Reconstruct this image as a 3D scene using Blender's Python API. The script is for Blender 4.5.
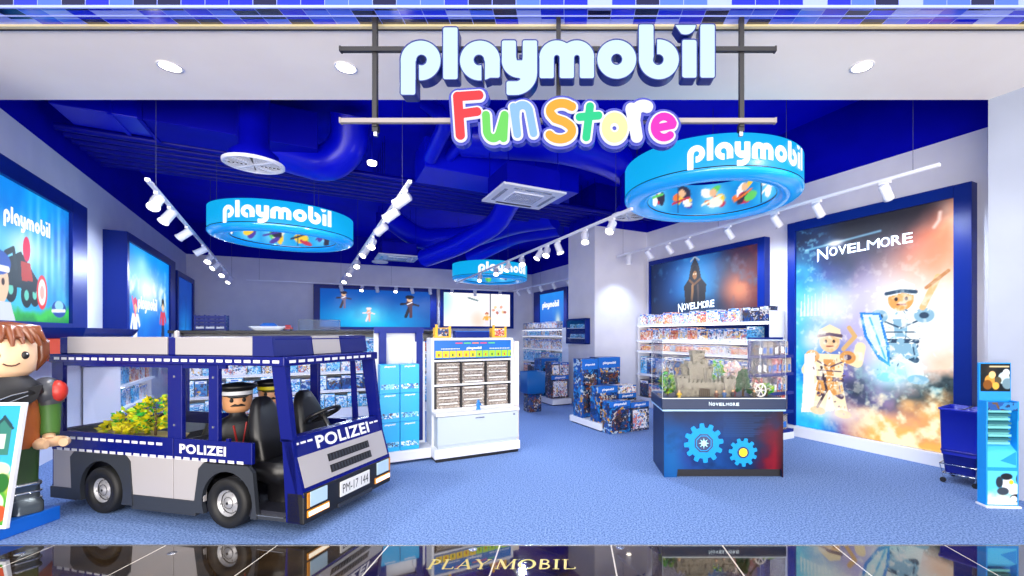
import bpy, bmesh, math, random
import numpy as np
from mathutils import Vector, Matrix
from mathutils.geometry import tessellate_polygon

SC = bpy.context.scene
for _o in list(bpy.data.objects):
    bpy.data.objects.remove(_o)
COL = SC.collection
PI = math.pi
random.seed(5)

# ------------------------------------------------------------------ camera, world, exposure
F, CX, CY, EYE = 453.0, 571.0, 334.0, 1.55       # pixels of a 1024 x 576 frame; eye height in metres
cam = bpy.data.cameras.new('camera')
cam.sensor_width = 36.0
cam.lens = F / 1024 * 36
cam.shift_x = (512 - CX) / 1024
cam.shift_y = (CY - 288) / 1024
cam.clip_start = 0.05
camo = bpy.data.objects.new('camera', cam)
COL.objects.link(camo)
camo.location = (0, 0, EYE)
camo.rotation_euler = (PI / 2, 0, 0)
SC.camera = camo

W = bpy.data.worlds.new('world')
SC.world = W
W.use_nodes = True
W.node_tree.nodes['Background'].inputs[0].default_value = (0.88, 0.90, 1.0, 1)
W.node_tree.nodes['Background'].inputs[1].default_value = 0.62

SC.view_settings.view_transform = 'Standard'
SC.view_settings.look = 'None'
SC.view_settings.gamma = 1
SC.view_settings.use_curve_mapping = False
SC.view_settings.exposure = 0.35
SC.cycles.use_denoising = True
SC.cycles.max_bounces = 10
SC.cycles.transparent_max_bounces = 24
SC.cycles.sample_clamp_indirect = 4.0


def area(name, loc, aim, sx, sy, power, color):
    l = bpy.data.lights.new(name, 'AREA')
    l.shape = 'RECTANGLE'
    l.size, l.size_y = sx, sy
    l.energy = power
    l.color = color
    o = bpy.data.objects.new(name, l)
    COL.objects.link(o)
    o.location = loc
    o.rotation_euler = (Vector(aim) - Vector(loc)).to_track_quat('-Z', 'Y').to_euler()
    return o


# the mall's own ceiling lighting, over the walkway behind the photographer
area('mall_light', (-0.5, -2.2, 5.2), (-0.5, 3.4, 0.4), 10, 3, 300, (1.0, 0.98, 0.96))
# added fill light out of view, tilted up to brighten the white soffit
area('soffit_fill', (0.0, -4.6, 1.3), (0.0, 3.9, 3.6), 14, 3.0, 1150, (1.0, 0.92, 0.84))
SPOT_POWER = 44.0
SPOT_COLOR = (0.68, 0.80, 1.0)


# ------------------------------------------------------------------ materials
def lin(c):
    if isinstance(c, str):
        c = tuple(int(c[i:i + 2], 16) / 255 for i in (0, 2, 4))
    return tuple(x / 12.92 if x <= 0.04045 else ((x + 0.055) / 1.055) ** 2.4 for x in c[:3])


def mat(name, color, rough=0.5, metal=0.0, emit=0.0, emit_color=None, spec=0.5, coat=0.0):
    m = bpy.data.materials.new(name)
    m.use_nodes = True
    b = m.node_tree.nodes['Principled BSDF']
    c = lin(color) + (1,)
    b.inputs['Base Color'].default_value = c
    b.inputs['Roughness'].default_value = rough
    b.inputs['Metallic'].default_value = metal
    b.inputs['Specular IOR Level'].default_value = spec
    b.inputs['Coat Weight'].default_value = coat
    if emit:
        b.inputs['Emission Color'].default_value = (lin(emit_color) + (1,)) if emit_color else c
        b.inputs['Emission Strength'].default_value = emit
    return m


def N(m, t, **kw):
    n = m.node_tree.nodes.new(t)
    for k, v in kw.items():
        setattr(n, k, v)
    return n


def L(m, a, b):
    m.node_tree.links.new(a, b)


def ramp(m, stops, interp='LINEAR'):
    r = N(m, 'ShaderNodeValToRGB')
    cr = r.color_ramp
    cr.interpolation = interp
    while len(cr.elements) < len(stops):
        cr.elements.new(0.5)
    for e, (p, c) in zip(cr.elements, stops):
        e.position = p
        e.color = lin(c) + (1,)
    return r


def mottled(name, c1, c2, scale=200, rough=0.9, bump=0.0, detail=3, contrast=(0.35, 0.65), spec=0.5):
    m = mat(name, c1, rough, spec=spec)
    b = m.node_tree.nodes['Principled BSDF']
    tc = N(m, 'ShaderNodeTexCoord')
    nz = N(m, 'ShaderNodeTexNoise')
    nz.inputs['Scale'].default_value = scale
    nz.inputs['Detail'].default_value = detail
    L(m, tc.outputs['Object'], nz.inputs['Vector'])
    r = ramp(m, [(contrast[0], c1), (contrast[1], c2)])
    L(m, nz.outputs['Fac'], r.inputs['Fac'])
    L(m, r.outputs['Color'], b.inputs['Base Color'])
    if bump:
        bp = N(m, 'ShaderNodeBump')
        bp.inputs['Strength'].default_value = bump
        bp.inputs['Distance'].default_value = 0.004
        L(m, nz.outputs['Fac'], bp.inputs['Height'])
        L(m, bp.outputs['Normal'], b.inputs['Normal'])
    return m


def glass_mat(name, tint='ffffff', refl=0.016):
    m = bpy.data.materials.new(name)
    m.use_nodes = True
    nt = m.node_tree
    nt.nodes.remove(nt.nodes['Principled BSDF'])
    out = nt.nodes['Material Output']
    t = N(m, 'ShaderNodeBsdfTransparent')
    t.inputs[0].default_value = lin(tint) + (1,)
    g = N(m, 'ShaderNodeBsdfGlossy')
    g.inputs['Roughness'].default_value = 0.03
    lw = N(m, 'ShaderNodeLayerWeight')
    lw.inputs['Blend'].default_value = 0.5
    pw = N(m, 'ShaderNodeMath', operation='POWER')
    pw.inputs[1].default_value = 5.0
    L(m, lw.outputs['Facing'], pw.inputs[0])
    fr = N(m, 'ShaderNodeMath', operation='MULTIPLY_ADD')
    fr.inputs[1].default_value = 0.9
    fr.inputs[2].default_value = refl * 0.5
    L(m, pw.outputs[0], fr.inputs[0])
    mx = N(m, 'ShaderNodeMixShader')
    L(m, fr.outputs[0], mx.inputs[0])
    L(m, t.outputs[0], mx.inputs[1])
    L(m, g.outputs[0], mx.inputs[2])
    L(m, mx.outputs[0], out.inputs['Surface'])
    return m


def art_mat(name, emit=0.0, rough=0.5):
    """a printed sheet: colours come from the mesh's colour attribute"""
    m = mat(name, 'ffffff', rough)
    b = m.node_tree.nodes['Principled BSDF']
    b.inputs['Specular IOR Level'].default_value = 0.1 if emit else 0.15
    a = N(m, 'ShaderNodeVertexColor', layer_name='Col')
    if emit:
        b.inputs['Base Color'].default_value = (0.02, 0.02, 0.02, 1)
        L(m, a.outputs['Color'], b.inputs['Emission Color'])
        b.inputs['Emission Strength'].default_value = emit
    else:
        L(m, a.outputs['Color'], b.inputs['Base Color'])
    return m


def carton_mat(name, stops, scale=9.0, rough=0.35):
    """printed carton: blotches of artwork differing from box to box"""
    m = mat(name, 'ffffff', rough)
    b = m.node_tree.nodes['Principled BSDF']
    tc = N(m, 'ShaderNodeTexCoord')
    oi = N(m, 'ShaderNodeObjectInfo')
    ml = N(m, 'ShaderNodeMath', operation='MULTIPLY')
    ml.inputs[1].default_value = 37.0
    L(m, oi.outputs['Random'], ml.inputs[0])
    ad = N(m, 'ShaderNodeVectorMath', operation='ADD')
    L(m, tc.outputs['Object'], ad.inputs[0])
    L(m, ml.outputs[0], ad.inputs[1])
    v = N(m, 'ShaderNodeTexVoronoi')
    v.inputs['Scale'].default_value = scale
    nz = N(m, 'ShaderNodeTexNoise')
    nz.inputs['Scale'].default_value = scale * 1.3
    nz.inputs['Detail'].default_value = 2
    L(m, ad.outputs[0], nz.inputs['Vector'])
    mx = N(m, 'ShaderNodeVectorMath', operation='MULTIPLY_ADD')
    mx.inputs[1].default_value = (0.5, 0.5, 0.5)
    L(m, nz.outputs['Color'], mx.inputs[0])
    L(m, ad.outputs[0], mx.inputs[2])
    L(m, mx.outputs[0], v.inputs['Vector'])
    sp = N(m, 'ShaderNodeSeparateColor')
    L(m, v.outputs['Color'], sp.inputs[0])
    r = ramp(m, stops, 'CONSTANT')
    L(m, sp.outputs[0], r.inputs['Fac'])
    L(m, r.outputs['Color'], b.inputs['Base Color'])
    return m


M = {}
M['white_paint'] = mottled('white_paint', 'dcdce6', 'e2e2ea', 3, 0.7)
M['soffit_paint'] = mottled('soffit_paint', 'faf2ea', 'fdf6ee', 2, 0.5)
M['column_paint'] = mottled('column_paint', 'a6aec0', 'acb4c6', 2, 0.5)
M['blue_ceiling'] = mottled('blue_ceiling', '0105d0', '0207de', 2, 0.6, spec=.08)
M['blue_upper'] = mottled('blue_upper', '0103a0', '0204ac', 2, 0.6, spec=.08)
M['duct_blue'] = mat('duct_blue', '020cd2', 0.3, 0.0, spec=.3)
M['pipe_blue'] = mat('pipe_blue', '020690', 0.35, spec=.2)
M['frame_blue'] = mat('frame_blue', '08267e', 0.35, spec=.2)
M['gold_trim'] = mat('gold_trim', 'e8d8a8', 0.3, 0.3)
M['steel'] = mat('steel', 'b8bcc4', 0.25, 0.9)
M['chrome'] = mat('chrome', 'd8dce2', 0.12, 1.0)
M['dark_steel'] = mat('dark_steel', '50505a', 0.35, 0.7)
M['black_paint'] = mat('black_paint', '14141a', 0.4)
M['white_metal'] = mat('white_metal', 'e6e8f2', 0.3)
M['white_board'] = mat('white_board', 'e4e7ee', 0.4, spec=.3)
M['board_grey'] = mat('board_grey', 'bcc8d2', 0.35, spec=.3)
M['cream_board'] = mat('cream_board', 'f2e8dc', 0.4)
M['glass'] = glass_mat('glass')
M['glass_tint'] = glass_mat('glass_tint', 'd8e4f0')
M['bulb'] = mat('bulb', 'ffffff', 0.5, emit=14.0, emit_color='fff0d8')
M['bulb_soft'] = mat('bulb_soft', 'ffffff', 0.5, emit=5.0, emit_color='fff6ea')
M['carton_blue'] = carton_mat('carton_blue', [(0, '0e4a96'), (0.35, '1f7cc0'), (0.55, '0a2c60'), (0.75, 'a8bccc'), (0.84, '5a4434'), (0.93, 'd09a30')])
M['carton_dark'] = carton_mat('carton_dark', [(0, '141c34'), (0.3, '0e3a7a'), (0.5, '4a3a34'), (0.65, '20466e'), (0.8, 'c0b8b0'), (0.92, '8a4a30')], 12)
M['carton_white'] = carton_mat('carton_white', [(0, 'f4f2f4'), (0.3, 'dfe6f0'), (0.48, 'f0c870'), (0.6, 'd07a78'), (0.72, '6aa8e0'), (0.84, '3a4a70')], 13)
M['carton_warm'] = carton_mat('carton_warm', [(0, 'f2d8c8'), (0.25, 'e88a58'), (0.45, 'f4ece8'), (0.6, 'c84a40'), (0.8, 'f0c860'), (0.9, '7a2a34')], 14)
M['carton_sky'] = carton_mat('carton_sky', [(0, '48b0e8'), (0.35, '8ad2f4'), (0.55, 'e8f4fa'), (0.72, '2a78c4'), (0.88, '3a4a6a')], 14)
M['carton_red'] = carton_mat('carton_red', [(0, 'c83028'), (0.4, 'e86050'), (0.6, 'f2e0d8'), (0.78, '502028'), (0.9, '3a80c8')], 14)
M['bag_dark'] = carton_mat('bag_dark', [(0, '4a403a'), (0.2, '7a6a60'), (0.4, 'c8beb4'), (0.6, '5a4a44'), (0.72, 'e4ddd4'), (0.9, '9a8270')], 34)
M['wire'] = mat('wire', '30345a', 0.4)
M['art_lit'] = art_mat('art_lit', 0.95)
M['art_print'] = art_mat('art_print', 0.0, 0.35)
M['letter_white'] = mat('letter_white', '808080', 0.4, emit=0.8, emit_color='ffffff')
M['logo_white'] = mat('logo_white', 'f8faff', 0.4, emit=0.75, emit_color='ffffff')

# ------------------------------------------------------------------ mesh builder


class MB:
    """collects shapes, then links them as ONE mesh object"""

    def __init__(self):
        self.v, self.f, self.mi, self.sm = [], [], [], []
        self.X = Matrix.Identity(4)

    def raw(self, vs, fs, mi=0, smooth=False):
        o = len(self.v)
        X = self.X
        self.v += [tuple(X @ Vector(p)) for p in vs]
        for f in fs:
            self.f.append([o + i for i in f])
            self.mi.append(mi)
            self.sm.append(smooth)
        return self

    def bm(self, b, mi=0, smooth=False):
        b.verts.index_update()
        self.raw([v.co.copy() for v in b.verts], [[v.index for v in f.verts] for f in b.faces], mi, smooth)
        b.free()
        return self

    def box(self, x0, x1, y0, y1, z0, z1, mi=0, bev=0.0, seg=2):
        if bev <= 0:
            vs = [(x, y, z) for x in (x0, x1) for y in (y0, y1) for z in (z0, z1)]
            fs = [(0, 1, 3, 2), (4, 6, 7, 5), (0, 4, 5, 1), (2, 3, 7, 6), (0, 2, 6, 4), (1, 5, 7, 3)]
            return self.raw(vs, fs, mi)
        b = bmesh.new()
        bmesh.ops.create_cube(b, size=1, matrix=Matrix.Translation(((x0 + x1) / 2, (y0 + y1) / 2, (z0 + z1) / 2)) @ Matrix.Diagonal((x1 - x0, y1 - y0, z1 - z0, 1)))
        bmesh.ops.bevel(b, geom=b.edges[:], offset=bev, segments=seg, profile=0.5, affect='EDGES')
        return self.bm(b, mi)

    def prism(self, pts, a0, a1, axis='y', mi=0):
        """pts 2-D polygon; extruded along axis. y: pts are (x,z); z: (x,y); x: (y,z)"""
        def mk(p, a):
            return {'y': (p[0], a, p[1]), 'z': (p[0], p[1], a), 'x': (a, p[0], p[1])}[axis]
        n = len(pts)
        ar = sum(pts[i][0] * pts[(i + 1) % n][1] - pts[(i + 1) % n][0] * pts[i][1] for i in range(n))
        if (ar < 0) != (axis == 'y'):
            pts = pts[::-1]
        vs = [mk(p, a0) for p in pts] + [mk(p, a1) for p in pts]
        tris = tessellate_polygon([[Vector((p[0], p[1], 0)) for p in pts]])
        fs = []
        for t in tris:
            A, B, C = (Vector(vs[i]) for i in t)
            nn = (B - A).cross(C - A)
            d = {'y': nn.y, 'z': nn.z, 'x': nn.x}[axis]
            t = tuple(t)
            lo = t if d * (a1 - a0) < 0 else t[::-1]
            fs.append(lo)
            fs.append(tuple(n + i for i in lo[::-1]))
        for i in range(n):
            j = (i + 1) % n
            fs.append((i, j, n + j, n + i) if a1 > a0 else (j, i, n + i, n + j))
        return self.raw(vs, fs, mi)

    def cyl(self, p0, p1, r0, r1=None, n=16, mi=0, caps=True, smooth=True):
        r1 = r0 if r1 is None else r1
        p0, p1 = Vector(p0), Vector(p1)
        d = (p1 - p0).normalized()
        a = d.orthogonal().normalized()
        b = d.cross(a)
        vs = []
        for p, r in ((p0, r0), (p1, r1)):
            vs += [p + (a * math.cos(2 * PI * k / n) + b * math.sin(2 * PI * k / n)) * r for k in range(n)]
        self.raw(vs, [(k, (k + 1) % n, n + (k + 1) % n, n + k) for k in range(n)], mi, smooth)
        if caps:
            self.raw(vs[:n], [tuple(range(n))[::-1]], mi)
            self.raw(vs[n:], [tuple(range(n))], mi)
        return self

    def tube(self, pts, r, n=10, mi=0, closed=False, caps=True):
        P = [Vector(p) for p in pts]
        rs = r if isinstance(r, (list, tuple)) else [r] * len(P)
        m = len(P)
        T = []
        for i in range(m):
            a = P[(i - 1) % m] if closed or i else P[0]
            b = P[(i + 1) % m] if closed or i < m - 1 else P[-1]
            T.append((b - a).normalized())
        u = T[0].orthogonal().normalized()
        vs = []
        for i in range(m):
            u = (u - T[i] * u.dot(T[i]))
            u = u.normalized() if u.length > 1e-6 else T[i].orthogonal().normalized()
            w = T[i].cross(u)
            vs += [P[i] + (u * math.cos(2 * PI * k / n) + w * math.sin(2 * PI * k / n)) * rs[i] for k in range(n)]
        fs = []
        for i in range(m if closed else m - 1):
            j = (i + 1) % m
            fs += [(i * n + k, i * n + (k + 1) % n, j * n + (k + 1) % n, j * n + k) for k in range(n)]
        self.raw(vs, fs, mi, True)
        if caps and not closed:
            self.raw(vs[:n], [tuple(range(n))[::-1]], mi)
            self.raw(vs[-n:], [tuple(range(n))], mi)
        return self

    def lathe(self, prof, n=32, mi=0, smooth=True, c=(0, 0, 0), closed=False):
        """prof: (r, z) list, revolved about z through c"""
        m = len(prof)
        vs = [(c[0] + r * math.cos(2 * PI * k / n), c[1] + r * math.sin(2 * PI * k / n), c[2] + z) for r, z in prof for k in range(n)]
        fs = []
        for i in range(m if closed else m - 1):
            j = (i + 1) % m
            fs += [(i * n + k, i * n + (k + 1) % n, j * n + (k + 1) % n, j * n + k) for k in range(n)]
        return self.raw(vs, fs, mi, smooth)

    def ball(self, c, rx, ry=None, rz=None, n=16, m=10, mi=0, f=None):
        ry = rx if ry is None else ry
        rz = rx if rz is None else rz
        vs = [(c[0], c[1], c[2] - rz)]
        for i in range(1, m):
            t = -PI / 2 + PI * i / m
            for k in range(n):
                p = (math.cos(t) * math.cos(2 * PI * k / n), math.cos(t) * math.sin(2 * PI * k / n), math.sin(t))
                if f:
                    p = f(*p)
                vs.append((c[0] + rx * p[0], c[1] + ry * p[1], c[2] + rz * p[2]))
        vs.append((c[0], c[1], c[2] + rz))
        fs = [(0, 1 + (k + 1) % n, 1 + k) for k in range(n)]
        for i in range(m - 2):
            a, b = 1 + i * n, 1 + (i + 1) * n
            fs += [(a + k, a + (k + 1) % n, b + (k + 1) % n, b + k) for k in range(n)]
        a = 1 + (m - 2) * n
        fs += [(a + k, a + (k + 1) % n, len(vs) - 1) for k in range(n)]
        return self.raw(vs, fs, mi, True)

    def loft(self, rings, mi=0, smooth=True, caps=True):
        n = len(rings[0])
        vs = [p for r in rings for p in r]
        fs = []
        for i in range(len(rings) - 1):
            fs += [(i * n + k, i * n + (k + 1) % n, (i + 1) * n + (k + 1) % n, (i + 1) * n + k) for k in range(n)]
        self.raw(vs, fs, mi, smooth)
        if caps:
            self.raw(rings[0], [tuple(range(n))[::-1]], mi)
            self.raw(rings[-1], [tuple(range(n))], mi)
        return self

    def build(self, name, mats, parent=None):
        me = bpy.data.meshes.new(name)
        me.from_pydata(self.v, [], self.f)
        for m in (mats if isinstance(mats, (list, tuple)) else [mats]):
            me.materials.append(M[m] if isinstance(m, str) else m)
        me.polygons.foreach_set('material_index', self.mi)
        me.polygons.foreach_set('use_smooth', self.sm)
        me.update()
        o = bpy.data.objects.new(name, me)
        COL.objects.link(o)
        if parent:
            o.parent = parent
        return o


def rrect_ring(cx, cy, z, hx, hy, r, n=4):
    """rounded rectangle ring at height z for lofts"""
    out = []
    for sx, sy, a0 in ((1, 1, 0), (-1, 1, PI / 2), (-1, -1, PI), (1, -1, 1.5 * PI)):
        for k in range(n + 1):
            a = a0 + PI / 2 * k / n
            out.append((cx + sx * (hx - r) + r * math.cos(a), cy + sy * (hy - r) + r * math.sin(a), z))
    return out


def thing(name, label, cat, loc=(0, 0, 0), rz=0.0, group=None):
    o = bpy.data.objects.new(name, None)
    o.empty_display_size = 0.1
    COL.objects.link(o)
    o.location = loc
    o.rotation_euler = (0, 0, rz)
    o['label'] = label
    o['category'] = cat
    if group:
        o['group'] = group
    return o


def tag(o, label, cat, group=None, kind=None):
    o['label'] = label
    o['category'] = cat
    if group:
        o['group'] = group
    if kind:
        o['kind'] = kind
    return o


def place(o, loc, rz=0.0):
    o.location = loc
    o.rotation_euler = (0, 0, rz)
    return o


def struct(o):
    o['kind'] = 'structure'
    return o


def copy_tree(o, parent=None):
    c = o.copy()
    COL.objects.link(c)
    if parent:
        c.parent = parent
    for ch in list(o.children):
        copy_tree(ch, c)
    return c


ORD = ['first', 'second', 'third', 'fourth', 'fifth', 'sixth', 'seventh', 'eighth', 'ninth', 'tenth', 'eleventh', 'twelfth', 'thirteenth',
       'fourteenth', 'fifteenth', 'sixteenth', 'seventeenth', 'eighteenth', 'nineteenth', 'twentieth']


def nth(i):
    return ORD[i] if i < 20 else 'twenty-' + ORD[i - 20]


# ------------------------------------------------------------------ lettering
def contour(fn, bb, res, level=0.0):
    """closed loops where fn (a signed distance field, y down) equals level"""
    x0, y0, x1, y1 = bb
    xs = np.arange(x0, x1 + res, res)
    ys = np.arange(y0, y1 + res, res)
    gx, gy = np.meshgrid(xs, ys)
    d = fn(gx, gy) - level
    ins = d < 0
    segs = {}

    def cut(i0, j0, i1, j1):
        a, b = d[j0, i0], d[j1, i1]
        t = a / (a - b)
        return ((xs[i0] + (xs[i1] - xs[i0]) * t), (ys[j0] + (ys[j1] - ys[j0]) * t))
    code = ins[:-1, :-1] * 1 + ins[:-1, 1:] * 2 + ins[1:, 1:] * 4 + ins[1:, :-1] * 8
    tab = {1: [(3, 0)], 2: [(0, 1)], 3: [(3, 1)], 4: [(1, 2)], 5: [(3, 0), (1, 2)], 6: [(0, 2)], 7: [(3, 2)], 8: [(2, 3)], 9: [(2, 0)],
           10: [(0, 1), (2, 3)], 11: [(2, 1)], 12: [(1, 3)], 13: [(1, 0)], 14: [(0, 3)]}
    pt = {}
    for j, i in zip(*np.nonzero((code > 0) & (code < 15))):
        E = [('h', i, j), ('v', i + 1, j), ('h', i, j + 1), ('v', i, j)]
        for a, b in tab[int(code[j, i])]:
            for e in (E[a], E[b]):
                if e not in pt:
                    pt[e] = cut(e[1], e[2], e[1] + 1, e[2]) if e[0] == 'h' else cut(e[1], e[2], e[1], e[2] + 1)
            segs[E[a]] = E[b]
    loops = []
    while segs:
        s, e = segs.popitem()
        lp = [s]
        while e in segs:
            lp.append(e)
            e = segs.pop(e)
        P = [pt[k] for k in lp]
        # drop nearly collinear points
        Q = []
        for k in range(len(P)):
            a, b, c = np.array(P[k - 1]), np.array(P[k]), np.array(P[(k + 1) % len(P)])
            cr = abs((b - a)[0] * (c - b)[1] - (b - a)[1] * (c - b)[0])
            if cr > 1e-3 * res * res or k % 6 == 0:
                Q.append(tuple(b))
        if len(Q) > 3:
            loops.append(Q)
    return loops


def larea(p):
    return sum(p[i - 1][0] * p[i][1] - p[i][0] * p[i - 1][1] for i in range(len(p))) / 2


def inside(q, p):
    r = False
    for i in range(len(p)):
        (xa, ya), (xb, yb) = p[i - 1], p[i]
        if (ya > q[1]) != (yb > q[1]) and q[0] < (xb - xa) * (q[1] - ya) / (yb - ya) + xa:
            r = not r
    return r


def islands(loops):
    big = sorted(loops, key=lambda p: -abs(larea(p)))
    out = []
    for p in big:
        host = [o for o in out if inside(p[0], o[0])]
        depth = len(host) + sum(inside(p[0], h) for o in host for h in o[1:])
        if depth % 2 == 0:
            out.append([p])
        else:
            host[-1].append(p)
    return out


def flat_letter(mb, loops, fmap, depth=0.0, mi=0, mi_side=0):
    """loops in drawing units -> faces through fmap(x, y, d); d = depth behind the face"""
    for isl in islands(loops):
        pts = [q for lp in isl for q in lp]
        tris = tessellate_polygon([[Vector((q[0], q[1], 0)) for q in lp] for lp in isl])
        front = [fmap(q[0], q[1], 0.0) for q in pts]
        fs = []
        for t in tris:
            a, b, c = (pts[i] for i in t)
            s = (b[0] - a[0]) * (c[1] - a[1]) - (b[1] - a[1]) * (c[0] - a[0])
            fs.append(tuple(t) if s < 0 else tuple(t)[::-1])       # y is down
        mb.raw(front, fs, mi)
        if depth:
            back = [fmap(q[0], q[1], depth) for q in pts]
            mb.raw(back, [f[::-1] for f in fs], mi_side)
            o = 0
            for lp in isl:
                n = len(lp)
                mb.raw(front[o:o + n] + back[o:o + n], [(k, (k + 1) % n, n + (k + 1) % n, n + k) for k in range(n)], mi_side)
                o += n
    return mb


def s_disc(x, y, cx, cy, r):
    return np.hypot(x - cx, y - cy) - r


def s_cap(x, y, ax, ay, bx, by, r):
    dx, dy = bx - ax, by - ay
    t = np.clip(((x - ax) * dx + (y - ay) * dy) / max(dx * dx + dy * dy, 1e-9), 0, 1)
    return np.hypot(x - ax - t * dx, y - ay - t * dy) - r


def s_line(x, y, pts, r):
    d = None
    for a, b in zip(pts[:-1], pts[1:]):
        e = s_cap(x, y, a[0], a[1], b[0], b[1], r)
        d = e if d is None else np.minimum(d, e)
    return d


def s_rr(x, y, x0, y0, x1, y1, r=2.5):
    qx = np.abs(x - (x0 + x1) / 2) - (x1 - x0) / 2 + r
    qy = np.abs(y - (y0 + y1) / 2) - (y1 - y0) / 2 + r
    return np.hypot(np.maximum(qx, 0), np.maximum(qy, 0)) + np.minimum(np.maximum(qx, qy), 0) - r


mn, mx_ = np.minimum, np.maximum


def g_p(x, y):
    d = mn(s_disc(x, y, 420.7, 60.7, 20.5), s_rr(x, y, 400.3, 58, 416, 95.5))
    return mx_(mx_(d, -s_disc(x, y, 421.6, 60.2, 4.8)), -s_cap(x, y, 417.4, 62, 417.4, 90, 1.2))


def g_l1(x, y):
    return s_rr(x, y, 442.7, 27, 458.3, 80)


def g_a(x, y):
    d = mn(s_disc(x, y, 480, 60.7, 20.5), s_rr(x, y, 484.6, 58, 500.4, 78.5))
    return mx_(mx_(d, -s_disc(x, y, 479, 60.2, 4.8)), -s_cap(x, y, 483.3, 62, 483.3, 90, 1.2))


def g_y(x, y):
    u = mx_(s_disc(x, y, 519.5, 60.5, 18.2), 60.0 - y)
    d = mn(mn(s_rr(x, y, 501.4, 40, 516.6, 63), s_rr(x, y, 522.2, 40, 537.7, 76)), u)
    q = mx_(mx_(np.abs(np.hypot(x - 515, y - 73.2) - 15.2) - 7.4, 73.0 - y), 514.5 - x)
    return mn(mn(d, q), s_rr(x, y, 506, 80.8, 518, 95.8))


def g_m(x, y):
    d = mn(mx_(s_disc(x, y, 556.8, 58, 18), y - 58.5), mx_(s_disc(x, y, 576.8, 58, 18), y - 58.5))
    for a in (539, 559.1, 579.2):
        d = mn(d, s_rr(x, y, a, 55, a + 15.4, 79))
    d = mx_(d, -s_cap(x, y, 556.8, 58, 556.8, 90, 2.3))
    return mx_(d, -s_cap(x, y, 576.9, 58, 576.9, 90, 2.3))


def g_o(x, y):
    return mx_(s_disc(x, y, 616.7, 59.5, 20), -s_disc(x, y, 616.7, 59.5, 5))


def g_b(x, y):
    d = mn(s_rr(x, y, 638.3, 24, 654, 62), s_disc(x, y, 658.8, 59.5, 20.5))
    return mx_(mx_(d, -s_disc(x, y, 658.2, 59.8, 4.8)), -s_cap(x, y, 655.3, 58, 655.3, 30, 1.2))


def g_i(x, y):
    dot = mx_(s_disc(x, y, 685.3, 24.4, 11), 24.6 - y)
    dot = mx_(dot, (675.5 - x) * 0.8 + (y - 27) * 0.55)
    return mn(s_rr(x, y, 681.6, 39.5, 697, 78.5), dot)


def g_l2(x, y):
    return s_rr(x, y, 699.6, 24, 715.2, 78.5)


LOGO = [('p', g_p, (397, 36, 444, 99)), ('l', g_l1, (440, 23, 462, 84)), ('a', g_a, (456, 36, 504, 84)), ('y', g_y, (498, 36, 541, 99)),
        ('m', g_m, (536, 36, 598, 83)), ('o', g_o, (594, 36, 640, 83)), ('b', g_b, (635, 20, 683, 84)), ('i', g_i, (673, 21, 700, 82)),
        ('l', g_l2, (696, 20, 719, 82))]
LOGO_FINE = [contour(f, bb, 0.6) for _n, f, bb in LOGO]
LOGO_ROUGH = [contour(f, bb, 1.3, -1.0) for _n, f, bb in LOGO]
LOGO_THIN = [contour(f, bb, 0.8, -1.1) for _n, f, bb in LOGO]


def logo(mb, width, fmap, mi=0, fine=False):
    """the shop's word mark, width metres wide, centred: fmap(x right, z up)"""
    s = width / 315.0
    for lp in (LOGO_THIN if fine else LOGO_ROUGH):
        flat_letter(mb, lp, lambda x, y, d: fmap((x - 557.7) * s, (60 - y) * s), 0, mi)
    return mb


_tc = {}


def text_loops(body, bold=0.0, shear=0.0):
    k = (body, bold, shear)
    if k not in _tc:
        c = bpy.data.curves.new('t', 'FONT')
        c.body = body
        c.offset = bold
        c.shear = shear
        c.resolution_u = 4
        c.space_character = 1.0 + 3.2 * max(0.0, bold - 0.005) if len(body) > 1 else 1.0
        o = bpy.data.objects.new('t', c)
        COL.objects.link(o)
        dg = bpy.context.evaluated_depsgraph_get()
        me = bpy.data.meshes.new_from_object(o.evaluated_get(dg))
        vs = [v.co.copy() for v in me.vertices]
        fs = [tuple(p.vertices) for p in me.polygons]
        bpy.data.objects.remove(o)
        bpy.data.curves.remove(c)
        bpy.data.meshes.remove(me)
        x0 = min(v.x for v in vs)
        x1 = max(v.x for v in vs)
        y0 = min(v.y for v in vs)
        y1 = max(v.y for v in vs)
        vs = [((v.x - x0) / (x1 - x0), (v.y - y0) / (y1 - y0)) for v in vs]
        out = []
        for f in fs:
            a, b, c2 = (vs[i] for i in f[:3])
            s = (b[0] - a[0]) * (c2[1] - a[1]) - (b[1] - a[1]) * (c2[0] - a[0])
            out.append(f if s > 0 else f[::-1])
        _tc[k] = (vs, out)
    return _tc[k]


def text(mb, body, w, h, fmap, bold=0.02, mi=0, shear=0.0):
    """body stretched to w x h, lower left at (0, 0): fmap(x, z)"""
    vs, fs = text_loops(body, 0.0 if ('M' in body or 'N' in body) else bold, shear)
    return mb.raw([fmap(x * w, y * h) for x, y in vs], fs, mi)


# ------------------------------------------------------------------ printed artwork
def vnoise(x, y, seed):
    xi, yi = np.floor(x).astype(int), np.floor(y).astype(int)
    xf, yf = x - xi, y - yi
    xf, yf = xf * xf * (3 - 2 * xf), yf * yf * (3 - 2 * yf)

    def h(a, b):
        n = (a * 374761393 + b * 668265263 + seed * 144665) & 0x7fffffff
        n = ((n ^ (n >> 13)) * 1274126177) & 0x7fffffff
        return ((n ^ (n >> 16)) & 0xffff) / 65535.0
    return (h(xi, yi) * (1 - xf) + h(xi + 1, yi) * xf) * (1 - yf) + (h(xi, yi + 1) * (1 - xf) + h(xi + 1, yi + 1) * xf) * yf


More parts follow.
